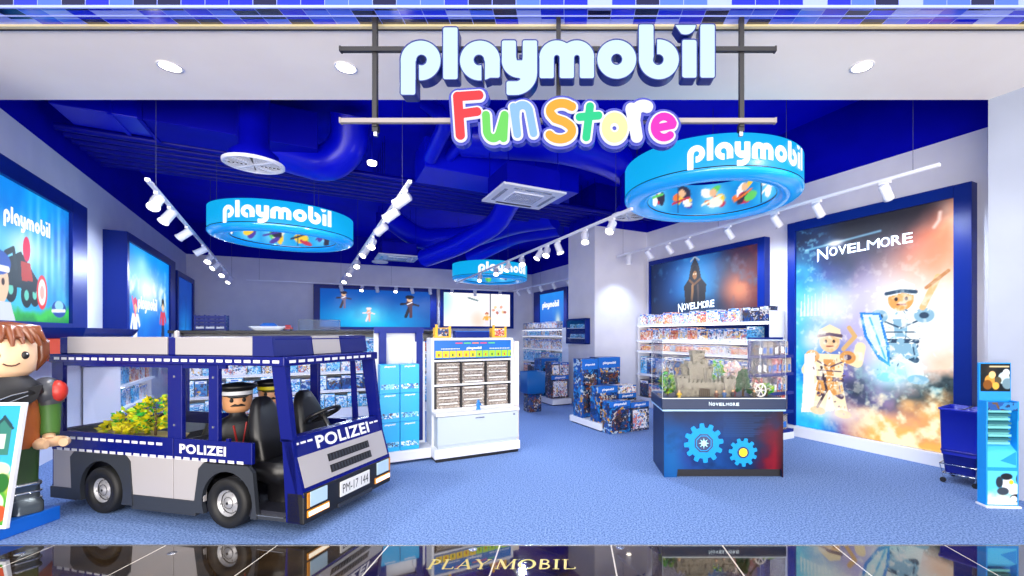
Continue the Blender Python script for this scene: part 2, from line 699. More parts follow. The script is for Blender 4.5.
class Art:
    """a picture painted on a grid; x in 0..W, y in 0..H metres, colours sRGB"""

    def __init__(s, Wd, H, nx, ny):
        s.W, s.H = Wd, H
        s.x, s.y = np.meshgrid(np.linspace(0, Wd, nx), np.linspace(0, H, ny))
        s.u, s.v = s.x / Wd, s.y / H
        s.c = np.zeros(s.x.shape + (3,))

    def col(s, c):
        return np.array([int(c[i:i + 2], 16) / 255 for i in (0, 2, 4)])

    def fill(s, c):
        s.c[:] = s.col(c)
        return s

    def mix(s, m, c):
        m = np.clip(m, 0, 1)[..., None]
        s.c = s.c * (1 - m) + s.col(c) * m
        return s

    def fbm(s, sc, seed, o=4):
        t, a = 0, 0.5
        for i in range(o):
            t = t + a * vnoise(s.x * sc * 2 ** i + 31.7, s.y * sc * 2 ** i + 11.3, seed + i)
            a /= 2
        return t / (1 - 0.5 ** o)

    def glow(s, cx, cy, rx, ry, c, k=1.0):
        return s.mix(k * np.exp(-(((s.x - cx) / rx) ** 2 + ((s.y - cy) / ry) ** 2)), c)

    def ell(s, cx, cy, rx, ry, c, rot=0.0, soft=0.004):
        ca, sa = math.cos(rot), math.sin(rot)
        dx, dy = s.x - cx, s.y - cy
        d = (np.hypot((dx * ca + dy * sa) / rx, (-dx * sa + dy * ca) / ry) - 1) * min(rx, ry)
        return s.mix(0.5 - d / (2 * soft), c)

    def cap(s, pts, r, c, soft=0.004):
        return s.mix(0.5 - s_line(s.x, s.y, pts, r) / (2 * soft), c)

    def poly(s, pts, c):
        m = np.zeros(s.x.shape, bool)
        for i in range(len(pts)):
            (xa, ya), (xb, yb) = pts[i - 1], pts[i]
            if ya != yb:
                m ^= ((ya > s.y) != (yb > s.y)) & (s.x < (xb - xa) * (s.y - ya) / (yb - ya) + xa)
        return s.mix(m * 1.0, c)

    def mesh(s, name, material, parent, fmap=None):
        ny, nx = s.x.shape
        me = bpy.data.meshes.new(name)
        if fmap:
            vs = [fmap(a, b) for a, b in zip(s.x.ravel(), s.y.ravel())]
        else:
            vs = np.stack([s.x.ravel(), np.zeros(nx * ny), s.y.ravel()], 1).tolist()
        idx = np.arange(nx * ny).reshape(ny, nx)
        fs = np.stack([idx[:-1, :-1].ravel(), idx[:-1, 1:].ravel(), idx[1:, 1:].ravel(), idx[1:, :-1].ravel()], 1).tolist()
        me.from_pydata(vs, [], fs)
        at = me.color_attributes.new('Col', 'FLOAT_COLOR', 'POINT')
        c = np.clip(s.c, 0, 1).reshape(-1, 3)
        c = np.where(c <= 0.04045, c / 12.92, ((c + 0.055) / 1.055) ** 2.4)
        at.data.foreach_set('color', np.concatenate([c, np.ones((len(c), 1))], 1).ravel().astype(np.float32))
        me.materials.append(M[material])
        me.update()
        o = bpy.data.objects.new(name, me)
        COL.objects.link(o)
        o.parent = parent
        return o


def P(px, py, Y):
    """a pixel of the photograph's frame at distance Y, as a point in the room"""
    return Vector(((px - CX) / F * Y, Y, EYE - (py - CY) / F * Y))


def Gd(px, py):
    Y = F * EYE / (py - CY)
    return Vector(((px - CX) / F * Y, Y, 0))


# room directions (the shop lies askew behind its straight front)
RW0, RWD, RWA = Vector((4.40, 5.40, 0)), Vector((-0.4856, 0.874, 0)), math.atan2(-0.874, 0.4856)     # right wall
LW0, LWD, LWA = Vector((-5.79, 4.59, 0)), Vector((-0.532, 0.847, 0)), math.atan2(0.847, -0.532)      # left wall
BW0, BWD, BWA = Vector((-11.0, 12.95, 0)), Vector((0.9035, 0.428, 0)), math.atan2(0.428, 0.9035)     # back wall
TOP = 3.84                                                                                           # height of the pale walls
HI = 4.75                                                                                            # ceiling slab

# ================================================================== SETTING
M['carpet'] = mottled('carpet', '3a5c96', '86a4d8', 72, 0.95, 0.4, 6, (0.36, 0.64))


def wall(name, a, b, z0, z1, m, th=0.12):
    """a wall between two plan points; the room lies to the right-hand side of a->b turned inward by th < 0"""
    a, b = Vector(a[:2]), Vector(b[:2])
    d = (b - a).normalized()
    n = Vector((-d.y, d.x)) * th
    mb = MB()
    mb.prism([(a.x, a.y), (b.x, b.y), (b.x + n.x, b.y + n.y), (a.x + n.x, a.y + n.y)], z0, z1, 'z')
    return struct(mb.build(name, m))


FRONT = 3.33
# carpet and the mall's polished dark stone in front of it
mb = MB()
mb.prism([(-6.6, FRONT), (6.0, FRONT), (6.0, 19), (-14, 19), (-14, FRONT + 1)], -0.05, 0.0, 'z')
struct(mb.build('floor', 'carpet'))

m = mat('mall_stone', '1c150f', 0.05, spec=0.9, coat=1.0)
b = m.node_tree.nodes['Principled BSDF']
b.inputs['Coat Roughness'].default_value = 0.02
b.inputs['Coat IOR'].default_value = 1.6
tc = N(m, 'ShaderNodeTexCoord')
sx = N(m, 'ShaderNodeSeparateXYZ')
L(m, tc.outputs['Object'], sx.inputs[0])
ma = N(m, 'ShaderNodeMath', operation='ADD')
ma.inputs[1].default_value = 80 * 0.816 - 0.294 + 0.408
L(m, sx.outputs[0], ma.inputs[0])
mo = N(m, 'ShaderNodeMath', operation='MODULO')
mo.inputs[1].default_value = 0.816
L(m, ma.outputs[0], mo.inputs[0])
sb = N(m, 'ShaderNodeMath', operation='SUBTRACT')
sb.inputs[1].default_value = 0.408
L(m, mo.outputs[0], sb.inputs[0])
ab = N(m, 'ShaderNodeMath', operation='ABSOLUTE')
L(m, sb.outputs[0], ab.inputs[0])
lt = N(m, 'ShaderNodeMath', operation='LESS_THAN')
lt.inputs[1].default_value = 0.005
L(m, ab.outputs[0], lt.inputs[0])
nz = N(m, 'ShaderNodeTexNoise')
nz.inputs['Scale'].default_value = 6
nz.inputs['Detail'].default_value = 5
L(m, tc.outputs['Object'], nz.inputs['Vector'])
r = ramp(m, [(0.35, '1a130c'), (0.7, '3a2c1c')])
L(m, nz.outputs['Fac'], r.inputs['Fac'])
mxn = N(m, 'ShaderNodeMix', data_type='RGBA')
L(m, lt.outputs[0], mxn.inputs[0])
L(m, r.outputs['Color'], mxn.inputs[6])
mxn.inputs[7].default_value = lin('d8d0c4') + (1,)
L(m, mxn.outputs[2], b.inputs['Base Color'])
M['mall_stone'] = m
mb = MB()
mb.box(-9, 9, -0.8, FRONT - 0.012, -0.05, 0.0)
struct(mb.build('floor_mall', 'mall_stone'))
mb = MB()
mb.box(-9, 9, FRONT - 0.012, FRONT, -0.05, 0.003)
struct(mb.build('trim_1', 'steel'))

# the shop name inlaid in brass in the stone in front of the shop
M['brass'] = mat('brass', 'c8b468', 0.4, 0.2)


def serif_letter(ch):
    """Roman capitals on a unit-high cell, y down; returns (field, width)"""
    T, t, s = 0.075, 0.03, 0.022          # half widths: thick, thin, serif

    def bars(x, y, lines, ser):
        d = None
        for a, b2, w in lines:
            e = s_cap(x, y, a[0], a[1], b2[0], b2[1], w)
            d = e if d is None else mn(d, e)
        for cx, cy, hw in ser:
            d = mn(d, s_cap(x, y, cx - hw, cy, cx + hw, cy, s))
        return d
    if ch == 'P':
        return lambda x, y: mn(bars(x, y, [((.2, .05), (.2, .95), T)], [(.2, .97, .17), (.12, .03, .1)]), mx_(np.abs(np.hypot((x - .32) / 1.15, y - .28) - .23) - .05, .2 - x)), .8
    if ch == 'L':
        return lambda x, y: bars(x, y, [((.2, .05), (.2, .95), T), ((.2, .965), (.72, .965), t), ((.74, .8), (.74, .96), t)], [(.2, .03, .17)]), .85
    if ch == 'A':
        return lambda x, y: bars(x, y, [((.5, .05), (.16, .95), t), ((.5, .05), (.86, .95), T), ((.3, .64), (.68, .64), t)], [(.16, .97, .13), (.86, .97, .15)]), 1.05
    if ch == 'Y':
        return lambda x, y: bars(x, y, [((.14, .05), (.48, .52), T), ((.84, .05), (.5, .52), t), ((.48, .5), (.48, .95), T)], [(.14, .03, .14), (.84, .03, .12), (.48, .97, .16)]), 1.0
    if ch == 'M':
        return lambda x, y: bars(x, y, [((.2, .05), (.16, .95), t), ((.22, .05), (.6, .92), T), ((.98, .05), (.6, .92), t), ((.98, .05), (1.02, .95), T)], [(.16, .97, .12), (1.02, .97, .15), (.14, .03, .1), (1.04, .03, .1)]), 1.25
    if ch == 'O':
        return lambda x, y: mx_(np.hypot((x - .5) / 1.0, y - .5) - .5, .42 - np.hypot((x - .5) / .78, y - .5)), 1.08
    if ch == 'B':
        return lambda x, y: mn(mn(bars(x, y, [((.2, .05), (.2, .95), T), ((.2, .03), (.4, .03), t), ((.2, .97), (.4, .97), t)], []), mx_(np.abs(np.hypot((x - .36) / 1.1, y - .25) - .215) - .05, .2 - x)), mx_(np.abs(np.hypot((x - .38) / 1.15, y - .72) - .24) - .05, .2 - x)), .85
    return lambda x, y: bars(x, y, [((.2, .05), (.2, .95), T)], [(.2, .03, .17), (.2, .97, .17)]), .5          # I


inlay = thing('floor_inlay', 'brass serif name inlaid in the dark stone floor in front of the shop', 'floor lettering', (0, 0, 0))
for word, px0, px1 in (('PLAY', 425.5, 489), ('MOBIL', 494, 577)):
    ws = [serif_letter(c) for c in word]
    tot = sum(w for _f, w in ws)
    Yb, Yt = 2.985, 3.115
    x0, x1 = (px0 - CX) / F * Yb, (px1 - CX) / F * Yb
    sc = (x1 - x0) / tot
    x = x0
    for c, (fn, w) in zip(word, ws):
        mb = MB()
        lp = contour(fn, (-.1, -.1, w + .15, 1.1), 0.025)
        flat_letter(mb, lp, lambda a, q, d, x=x: (x + a * sc, Yt - q * (Yt - Yb), 0.0008))
        mb.build('inlaid_letter', 'brass', inlay)
        x += w * sc
for i, (px, py) in enumerate(((20, 554), (172, 553), (473, 549.5), (620, 547.5))):
    g = Gd(px, py)
    mb = MB()
    mb.lathe([(0.001, 0.004), (0.012, 0.004), (0.014, 0.002), (0.026, 0.003), (0.03, 0.0)], 20)
    o = tag(place(mb.build('floor_stud', 'steel'), (g.x, g.y, 0)), f'small steel floor stud in the dark stone, {nth(i)} from the left along the carpet edge', 'floor stud', 'steel studs in the stone floor')

# walls
lw_end = LW0 + LWD * 9.85
c_bl = BW0.copy()
wall('wall_left', LW0 - LWD * 1.45, c_bl, 0, TOP, 'white_paint')
wall('wall_left_upper', LW0 - LWD * 1.45, c_bl, TOP, HI, 'blue_upper', 0.16)
far_c = BW0 + BWD * 10.5
wall('wall_back', c_bl, far_c, 0, TOP, 'white_paint')
wall('wall_back_upper', c_bl, far_c, TOP, HI, 'blue_upper', 0.16)
fr0 = far_c - RWD * 4.5
wall('wall_far_right', far_c, fr0, 0, TOP, 'white_paint')
wall('wall_far_right_upper', far_c, fr0, TOP, HI, 'blue_upper', 0.16)
pc0 = RW0 + RWD * 5.53                       # where the right wall meets the projecting pier
pc1 = pc0 + Vector((-0.874, -0.4856, 0)) * 1.39
pc2 = pc1 + RWD * 1.15
pr2 = fr0 + Vector((0.4, 0.25, 0))
mb = MB()
mb.prism([(pc0.x, pc0.y), (pc1.x, pc1.y), (pc2.x, pc2.y), (pc2.x + .874 * 1.39, pc2.y + .4856 * 1.39)], 0, TOP, 'z')
struct(mb.build('wall_pier', 'white_paint'))
mb = MB()
q = [pc0 + Vector((.02, .01, 0)), pc1 + Vector((.02, .01, 0)), pc2 + Vector((.02, -.02, 0)), pc2 + Vector((1.2, .67, 0))]
mb.prism([(a.x, a.y) for a in q], TOP, HI, 'z')
struct(mb.build('wall_pier_upper', 'blue_upper'))
wall('wall_right', pc0, RW0 - RWD * 1.2, 0, TOP, 'white_paint')
wall('wall_right_upper', pc0, RW0 - RWD * 1.2, TOP, HI, 'blue_upper', 0.16)
wall('wall_behind_pier', fr0, pc2 + Vector((.8, .5, 0)), 0, HI, 'white_paint')
# shop-front column on the right
mb = MB()
mb.prism([(4.08, 4.43), (4.66, 3.36), (6.2, 3.36), (6.2, 4.43)], 0, TOP, 'z')
struct(mb.build('wall_front_right', 'column_paint'))

# ceiling slab, shop-front soffit, tiled bulkhead
mb = MB()
mb.prism([(-8, 4.43), (6.5, 4.43), (6.5, 8), (2.4, 19), (-14, 19), (-14, 12)], HI, HI + 0.1, 'z')
struct(mb.build('ceiling', 'blue_ceiling'))
mb = MB()
mb.box(-8, 6.2, 3.40, 4.43, TOP, TOP + 0.16)
struct(mb.build('ceiling_soffit', 'soffit_paint'))
mb = MB()
mb.box(-8, 6.2, 4.40, 4.43, TOP + 0.16, HI + .1)
struct(mb.build('wall_front_upper', 'blue_upper'))
mb = MB()
mb.box(-8, 6.2, 3.355, 3.40, TOP - 0.012, TOP + 0.16)
mb.box(-8, 6.2, 3.385, 3.40, TOP - 0.016, TOP - 0.002, 1)
struct(mb.build('trim_2', ['gold_trim', 'black_paint']))

m = mat('mosaic_tile', '3050e0', 0.12, spec=0.8)
b = m.node_tree.nodes['Principled BSDF']
tc = N(m, 'ShaderNodeTexCoord')
dv = N(m, 'ShaderNodeVectorMath', operation='MULTIPLY')
dv.inputs[1].default_value = (1 / 0.168, 1 / 0.088, 1 / 0.168)
L(m, tc.outputs['Object'], dv.inputs[0])
av = N(m, 'ShaderNodeVectorMath', operation='ADD')
av.inputs[1].default_value = (0.31, 0.5, 0.5)
L(m, dv.outputs[0], av.inputs[0])
fl = N(m, 'ShaderNodeVectorMath', operation='FLOOR')
L(m, av.outputs[0], fl.inputs[0])
wn = N(m, 'ShaderNodeTexWhiteNoise', noise_dimensions='3D')
L(m, fl.outputs[0], wn.inputs['Vector'])
r = ramp(m, [(0, '040438'), (0.26, '0818d0'), (0.46, '4060e4'), (0.66, '8c9cee'), (0.84, '1428e0')], 'CONSTANT')
L(m, wn.outputs['Value'], r.inputs['Fac'])
fr = N(m, 'ShaderNodeVectorMath', operation='FRACTION')
L(m, av.outputs[0], fr.inputs[0])
sx = N(m, 'ShaderNodeSeparateXYZ')
L(m, fr.outputs[0], sx.inputs[0])
g1 = N(m, 'ShaderNodeMath', operation='LESS_THAN')
g1.inputs[1].default_value = 0.03
L(m, sx.outputs[0], g1.inputs[0])
mg = N(m, 'ShaderNodeMix', data_type='RGBA')
L(m, g1.outputs[0], mg.inputs[0])
L(m, r.outputs['Color'], mg.inputs[6])
mg.inputs[7].default_value = lin('8090e8') + (1,)
L(m, mg.outputs[2], b.inputs['Base Color'])
M['mosaic_tile'] = m
M['grout'] = mat('grout', '9aa8f0', 0.4)
mb = MB()
mb.box(-8, 8, 3.18, 3.355, 0.0, 0.62)
o = struct(mb.build('trim_3', 'mosaic_tile'))
o.location = (0, 0, TOP + 0.004)
mb = MB()
mb.box(-8, 8, 3.172, 3.184, TOP - 0.004, TOP + 0.014)
mb.box(-8, 8, 3.262, 3.268, TOP - 0.002, TOP + 0.014)
struct(mb.build('trim_4', 'grout'))

# downlights recessed in the soffit
for i, (px, py) in enumerate(((170, 66.5), (346, 67.5), (862, 66.5))):
    Y = 2.29 * F / (CY - py)
    X = (px - CX) / F * Y
    t = thing('recessed_downlight', f"round recessed downlight in the white soffit, {['left of the sign and farthest left', 'just left of the hanging sign', 'right of the hanging sign'][i]}", 'ceiling light', (X, Y, TOP), 0, 'soffit downlights')
    mb = MB()
    mb.lathe([(0.075, 0.0), (0.092, -0.001), (0.094, -0.006), (0.078, -0.008), (0.072, -0.002)], 28)
    mb.build('trim_ring', 'white_metal', t)
    mb = MB()
    mb.lathe([(0.0005, -0.004), (0.074, -0.004)], 28)
    mb.build('lens', 'bulb', t)
    l = bpy.data.lights.new('downlight_lamp', 'SPOT')
    l.energy = 130
    l.color = (1.0, 0.95, 0.9)
    l.spot_size = 2.4
    l.spot_blend = 0.6
    l.shadow_soft_size = 0.06
    lo = bpy.data.objects.new('downlight_lamp', l)
    COL.objects.link(lo)
    lo.location = (X, Y, TOP - 0.03)

# ================================================================== HANGING SHOP SIGN
SY = 3.15


def sp(x, y, d=0.0, Y=SY):
    return ((x - CX) / F * SY, Y + d, EYE - (y - CY) / F * SY)


sign = thing('shop_sign', 'illuminated word mark and colourful bubble letters hanging from black rods over the entrance', 'shop sign', (-0.1, SY, 3.2))
off = -Vector((-0.1, SY, 3.2))


def sgn(mb, name, mats, parent=None):
    mb.v = [tuple(Vector(v) + off) for v in mb.v]
    return mb.build(name, mats, parent or sign)


M['letter_face'] = mat('letter_face', '30383c', 0.4, emit=0.80, emit_color='d8f5ff', spec=.1)
M['letter_side'] = mat('letter_side', '081e78', 0.3)
YR = SY + 0.13


def sr(x, y):
    return ((x - CX) / F * YR, YR, EYE - (y - CY) / F * YR)


M['rod_dark'] = mat('rod_dark', '1c1a20', .4)
M['rod_grey'] = mat('rod_grey', '8c8484', .35)
for px in (375, 558.5, 741.5):
    mb = MB()
    x = sr(px, 0)[0]
    top, bot = 3.838, sr(0, 127)[2]
    if px == 558.5:
        bot = sr(0, 120)[2]
    mb.box(x - 0.016, x + 0.016, YR - .012, YR + 0.02, bot, top, 0)
    if px != 558.5:
        mb.box(x - 0.02, x + 0.02, YR - .004, YR + 0.036, bot - 0.03, bot + 0.02, 0)
        mb.box(x - 0.012, x + 0.012, YR + .004, YR + 0.028, bot - 0.06, bot - 0.03, 1)
    sgn(mb, 'hanging_rod', ['rod_dark', 'steel'])
for (a, b2, y) in ((342, 774, 51), (342, 774, 122)):
    mb = MB()
    mb.box(sr(a, 0)[0], sr(b2, 0)[0], YR - 0.03, YR, sr(0, y + 2.2)[2], sr(0, y - 2.2)[2], 0)
    for e in (a, b2):
        mb.box(sr(e, 0)[0] - .006, sr(e, 0)[0] + .006, YR - 0.033, YR + .003, sr(0, y + 2.6)[2], sr(0, y - 2.6)[2], 0)
    sgn(mb, 'cross_bar', ['rod_grey' if y > 100 else 'rod_dark'])
for (nm, fn, bb), loops in zip(LOGO, LOGO_FINE):
    mb = MB()
    flat_letter(mb, loops, lambda x, y, d: sp(x, y, d), 0.09, 0, 1)
    # stand-off pegs to the bar
    cx = (bb[0] + bb[2]) / 2
    mb.box(sp(cx, 0)[0] - .01, sp(cx, 0)[0] + .01, SY + 0.06, YR - 0.028, sp(0, 53)[2], sp(0, 49)[2], 1)
    o = sgn(mb, 'letter', ['letter_face', 'letter_side'])
    o['label'] = 'pale cyan glowing letter with dark blue sides'
    # slim edge lip, a shade proud of the face
    mb = MB()
    for lp in loops:
        mb.tube([sp(x, y, -0.003) for x, y in lp[::2]], 0.0042, 6, 0, closed=True)
    sgn(mb, 'edge_trim', 'letter_side', None).parent = o


def ln(pts, r):
    return lambda x, y: s_line(x, y, pts, r)


def arcp(cx, cy, rx, ry, a0, a1, n=18):
    return [(cx + rx * math.cos(math.radians(a0 + (a1 - a0) * k / n)), cy + ry * math.sin(math.radians(a0 + (a1 - a0) * k / n))) for k in range(n + 1)]


FUN = [
    ('F', lambda x, y: mn(mn(s_line(x, y, [(457.6, 96.5), (460.3, 135)], 4.6), s_line(x, y, [(457.6, 96.5), (479, 95)], 4.4)), s_line(x, y, [(459, 114), (477, 111.5)], 4.2)), 'f0303c', 'red'),
    ('u', ln([(486, 115)] + arcp(493.3, 130, 6.6, 8.2, 170, 20) + [(504.6, 115), (503.4, 138)], 3.9), '6ee060', 'green'),
    ('n', ln([(513.5, 107), (517.3, 134), (515.5, 117)] + arcp(522.5, 112.5, 7, 7.5, 200, 345) + [(533.5, 133)], 3.8), '8fc4f0', 'light blue'),
    ('S', ln([(572, 106.5)] + arcp(561.5, 111, 11.5, 7.8, -40, -200) + [(555, 118.5), (564, 121.5)] + arcp(560, 130.5, 12, 8.6, -50, 150), 4.2), 'ffb028', 'orange'),
    ('t', lambda x, y: mn(s_line(x, y, [(590, 106.5), (586.3, 137)], 4.0), s_line(x, y, [(579.5, 117), (598.5, 115.5)], 3.8)), '00d890', 'emerald green'),
    ('o', lambda x, y: np.abs(np.hypot((x - 614.6) / 1.0, (y - 127.5) / 1.15) - 8.6) - 4.4, 'fff0b0', 'cream'),
    ('r', ln([(631.5, 108), (637, 136), (634.5, 120)] + arcp(643.5, 112.5, 8, 7.5, 180, 300), 3.8), 'fdfaff', 'white'),
    ('e', ln([(654.5, 128.5), (672.6, 125)] + arcp(664, 127, 9.6, 10.6, -20, -310), 3.7), 'f818c8', 'magenta'),
]
M['bubble_back'] = mat('bubble_back', '041070', 0.3, emit=0.2, emit_color='1238f0')
M['bubble_border'] = mat('bubble_border', '404048', 0.4, emit=0.74, emit_color='f0f2ff')
for ch, fn, c, cn in FUN:
    bb = (440, 84, 700, 152)
    g = contour(fn, bb, 0.6, 5.0)
    mb = MB()
    flat_letter(mb, g, lambda x, y, d: sp(x, y, d + 0.02), 0.06, 0, 0)
    o = sgn(mb, 'letter', 'bubble_back')
    o['label'] = f'{cn} glowing bubble letter with white outline'
    mb = MB()
    flat_letter(mb, contour(fn, bb, 0.6, 2.0), lambda x, y, d: sp(x, y, d + 0.005), 0.02)
    sgn(mb, 'border', 'bubble_border').parent = o
    M['bubble_' + ch] = mat('bubble_' + ch, tuple(.25 * int(c[k:k + 2], 16) / 255 for k in (0, 2, 4)), 0.4, emit=0.74, emit_color=c, spec=.2)
    mb = MB()
    flat_letter(mb, contour(fn, bb, 0.6, 0.0), lambda x, y, d: sp(x, y, d - 0.004), 0.012)
    sgn(mb, 'face', 'bubble_' + ch).parent = o

# ================================================================== CEILING SERVICES
RT = Vector((0.874, 0.4856, 0))
DP = Vector((-0.4856, 0.874, 0))


def room(o, a, b2, z):
    """point a along the room's cross direction and b2 along its depth from plan point o"""
    p = Vector((o[0], o[1], 0)) + RT * a + DP * b2
    return (p.x, p.y, z)


O0 = (-0.8, 5.4)
RZ = math.atan2(0.4856, 0.874)
for i in range(7):
    mb = MB()
    bq = 2.75 + i * 0.27
    z = 4.08 + 0.012 * i
    # from just inside the left wall across to the right wall
    o_ = Vector(room(O0, 0, bq, 0))
    k_ = ((LW0.x - o_.x) * LWD.y - (LW0.y - o_.y) * LWD.x) / (RT.x * LWD.y - RT.y * LWD.x)
    k2 = ((RW0.x - o_.x) * RWD.y - (RW0.y - o_.y) * RWD.x) / (RT.x * RWD.y - RT.y * RWD.x)
    mb.tube([room(O0, k_ + .08, bq, z), room(O0, k2 - .08, bq, z)], 0.048, 10)
    for k in range(int(k_) + 1, int(k2), 2):
        mb.cyl(room(O0, k, bq, z), room(O0, k, bq, HI), 0.006, n=6)
    tag(mb.build('ceiling_pipe', 'pipe_blue'), f'long straight blue ceiling pipe, {nth(i)} from the entrance in the row of pipes', 'pipe', 'blue pipes across the ceiling')


def duct(pts, r, label, nm='air_duct'):
    # smooth the corners
    P_ = [Vector(p) for p in pts]
    out = [P_[0]]
    for a, b2, c in zip(P_[:-2], P_[1:-1], P_[2:]):
        ra = min(r * 1.7, (b2 - a).length * .45, (c - b2).length * .45)
        p, q2 = b2 + (a - b2).normalized() * ra, b2 + (c - b2).normalized() * ra
        for k in range(7):
            t = k / 6
            out.append(p * (1 - t) ** 2 + b2 * 2 * t * (1 - t) + q2 * t * t)
    out.append(P_[-1])
    mb = MB()
    mb.tube(out, r, 20)
    o = mb.build(nm, 'duct_blue')
    tag(o, label, 'duct')
    mb = MB()
    for a, b2 in zip(P_[:-1], P_[1:]):
        n = max(1, int((b2 - a).length / 0.9))
        d = (b2 - a).normalized()
        for k in range(1, n):
            p = a + (b2 - a) * k / n
            mb.cyl(p - d * 0.02, p + d * 0.02, r + 0.012, n=20)
    if mb.v:
        mb.build('duct_collar', 'pipe_blue', o)
    return o


duct([P(190, 130, 6.4), P(245, 142, 6.4), P(328, 166, 6.5), P(350, 146, 6.5), P(350, 115, 6.35)], 0.25, 'thick bent blue duct looping behind the round diffuser left of the sign')
duct([P(462, 136, 6.7), P(560, 142, 6.7), P(612, 158, 7.3), P(655, 188, 8.5)], 0.29, 'thick blue duct bending behind the coloured letters toward the right')
duct([P(395, 222, 11.6), P(420, 240, 11.6), P(468, 238, 11.4), P(515, 222, 10.8), P(555, 216, 10.2)], 0.27, 'fat blue duct snaking above the small far ceiling cassette')
duct([P(425, 258, 10.2), P(458, 246, 9.6), P(497, 224, 8.8), P(512, 196, 8.0)], 0.2, 'slanting blue duct behind the large ceiling cassette')
duct([P(470, 258, 12.6), P(515, 236, 12.0), P(560, 228, 11.3)], 0.2, 'slim blue duct above the far hanging ring light')
duct([P(425, 102, 6.0), P(448, 120, 5.9), P(430, 158, 6.6)], 0.1, 'narrow blue pipe duct dropping left of the red letter')
duct([P(458, 116, 6.4), P(470, 132, 6.4), P(440, 168, 7.0)], 0.08, 'narrow blue pipe duct just right of the pale bubble letters', 'air_duct')
# rectangular trunking
mb = MB()
mb.box(-0.9, 0.9, -0.35, 0.35, 0, 0.5, 0, 0.01)
mb.box(-0.92, -0.88, -0.37, 0.37, -0.02, 0.52)
mb.box(0.0, 0.04, -0.37, 0.37, -0.02, 0.52)
tag(place(mb.build('duct_trunking', 'blue_upper'), P(240, 118, 6.0).to_tuple()[:2] + (4.05,), RZ), 'square blue duct trunking above the round diffuser', 'duct')
mb = MB()
mb.box(-1.3, 1.3, -0.4, 0.4, 0, 0.45, 0, 0.01)
mb.box(-.02, .02, -0.42, 0.42, -0.02, 0.47)
tag(place(mb.build('duct_trunking', 'duct_blue'), P(500, 150, 7.6).to_tuple()[:2] + (4.0,), RZ), 'square blue duct trunking above the large ceiling cassette', 'duct')
mb = MB()
mb.box(-0.5, 0.5, -0.3, 0.3, 0, 0.4, 0, 0.01)
mb.box(-.02, .02, -0.32, 0.32, -0.02, 0.42)
tag(place(mb.build('duct_trunking', 'duct_blue'), P(120, 118, 5.5).to_tuple()[:2] + (4.1,), RZ), 'square blue duct box in the ceiling corner over the left wall', 'duct')

# ceiling cassettes
for (px, py, Y, w, label) in ((523, 198, 6.45, 0.92, 'large white square air conditioning cassette in the ceiling beneath the coloured letters'),
                              (397, 258.5, 11.2, 0.95, 'small distant white air conditioning cassette in the ceiling near the back wall')):
    c = P(px, py, Y)
    t = thing('air_conditioner', label, 'air conditioner', c, RZ, 'ceiling cassettes')
    mb = MB()
    mb.box(-w / 2, w / 2, -w / 2, w / 2, 0, 0.03, 0, 0.006)
    mb.build('face_panel', 'white_metal', t)
    mb = MB()
    mb.box(-w * .24, w * .24, -w * .24, w * .24, -0.012, 0.0, 0)
    for k in range(12):
        a = -w * .22 + k * w * .04
        mb.box(a, a + .008, -w * .22, w * .22, -0.018, -0.012, 1)
    mb.build('intake_grille', ['white_metal', 'steel'], t)
    for k in range(4):
        mb = MB()
        mb.X = Matrix.Rotation(k * PI / 2, 4, 'Z')
        mb.box(-w * .3, w * .3, w * .36, w * .41, -0.006, 0.0)
        mb.build('air_slot', 'black_paint' if k == 0 else 'steel', t)
    mb = MB()
    mb.box(-w * .42, w * .42, -w * .42, w * .42, 0.03, 0.33)
    for a in (-1, 1):
        for b2 in (-1, 1):
            mb.cyl((a * w * .4, b2 * w * .4, .3), (a * w * .4, b2 * w * .4, HI - c.z), .006, n=6)
    mb.build('casing', 'blue_upper', t)


def diffuser(px, py, Y, r, label):
    c = P(px, py, Y)
    t = thing('air_diffuser', label, 'air diffuser', c, RZ, 'round ceiling diffusers')
    mb = MB()
    mb.lathe([(r, 0.03), (r, 0.0), (r * .93, -0.006), (r * .88, 0.0), (r * .88, .03)], 40)
    mb.lathe([(r * .88, .028), (.001, .028)], 40, 1)
    mb.build('rim', ['white_metal', 'black_paint'], t)
    mb = MB()
    for k in range(4):
        mb.X = Matrix.Rotation(k * PI / 2 + PI / 4, 4, 'Z')
        for j in range(9):
            a = .06 * r + j * r * .095
            h = min(a * .9, math.sqrt(max(0, (.88 * r) ** 2 - a * a)))
            mb.box(a, a + .026 * r, -h, h, -0.002, .004)
        mb.box(0, r * .88, -.012, .012, -.004, .014)
    mb.build('vane', 'white_metal', t)
    mb = MB()
    mb.lathe([(r * .8, .03), (r * .8, .12), (r * .5, .2), (r * .5, HI - c.z)], 24)
    mb.build('neck', 'blue_upper', t)


diffuser(254, 165.5, 5.15, 0.30, 'round white slotted ceiling diffuser left of the sign')
diffuser(628, 217, 7.4, 0.27, 'round white slotted ceiling diffuser half hidden behind the large ring light')
diffuser(380, 262.5, 12.0, 0.2, 'small far round ceiling diffuser under the distant cassette')
# sprinkler / small fittings in the dark ceiling
for i, (px, py, Y) in enumerate(((372, 163, 6.2), (455, 157, 7.4))):
    mb = MB()
    mb.lathe([(0.002, -0.03), (0.05, -0.028), (0.06, -0.01), (0.06, 0.02), (0.001, 0.03)], 18)
    mb.cyl((0, 0, .02), (0, 0, HI - P(px, py, Y).z), .01, n=8, mi=1)
    tag(place(mb.build('ceiling_lamp', ['bulb_soft' if i == 0 else 'white_metal', 'pipe_blue']), P(px, py, Y)), ['tiny bright round lamp in the dark ceiling left of the middle light track', 'tiny white ceiling fitting below the red letter'][i], 'ceiling fitting')

# ------------------------------------------------------------------ light tracks and their spotlights
head_proto = None
n_spot = 0


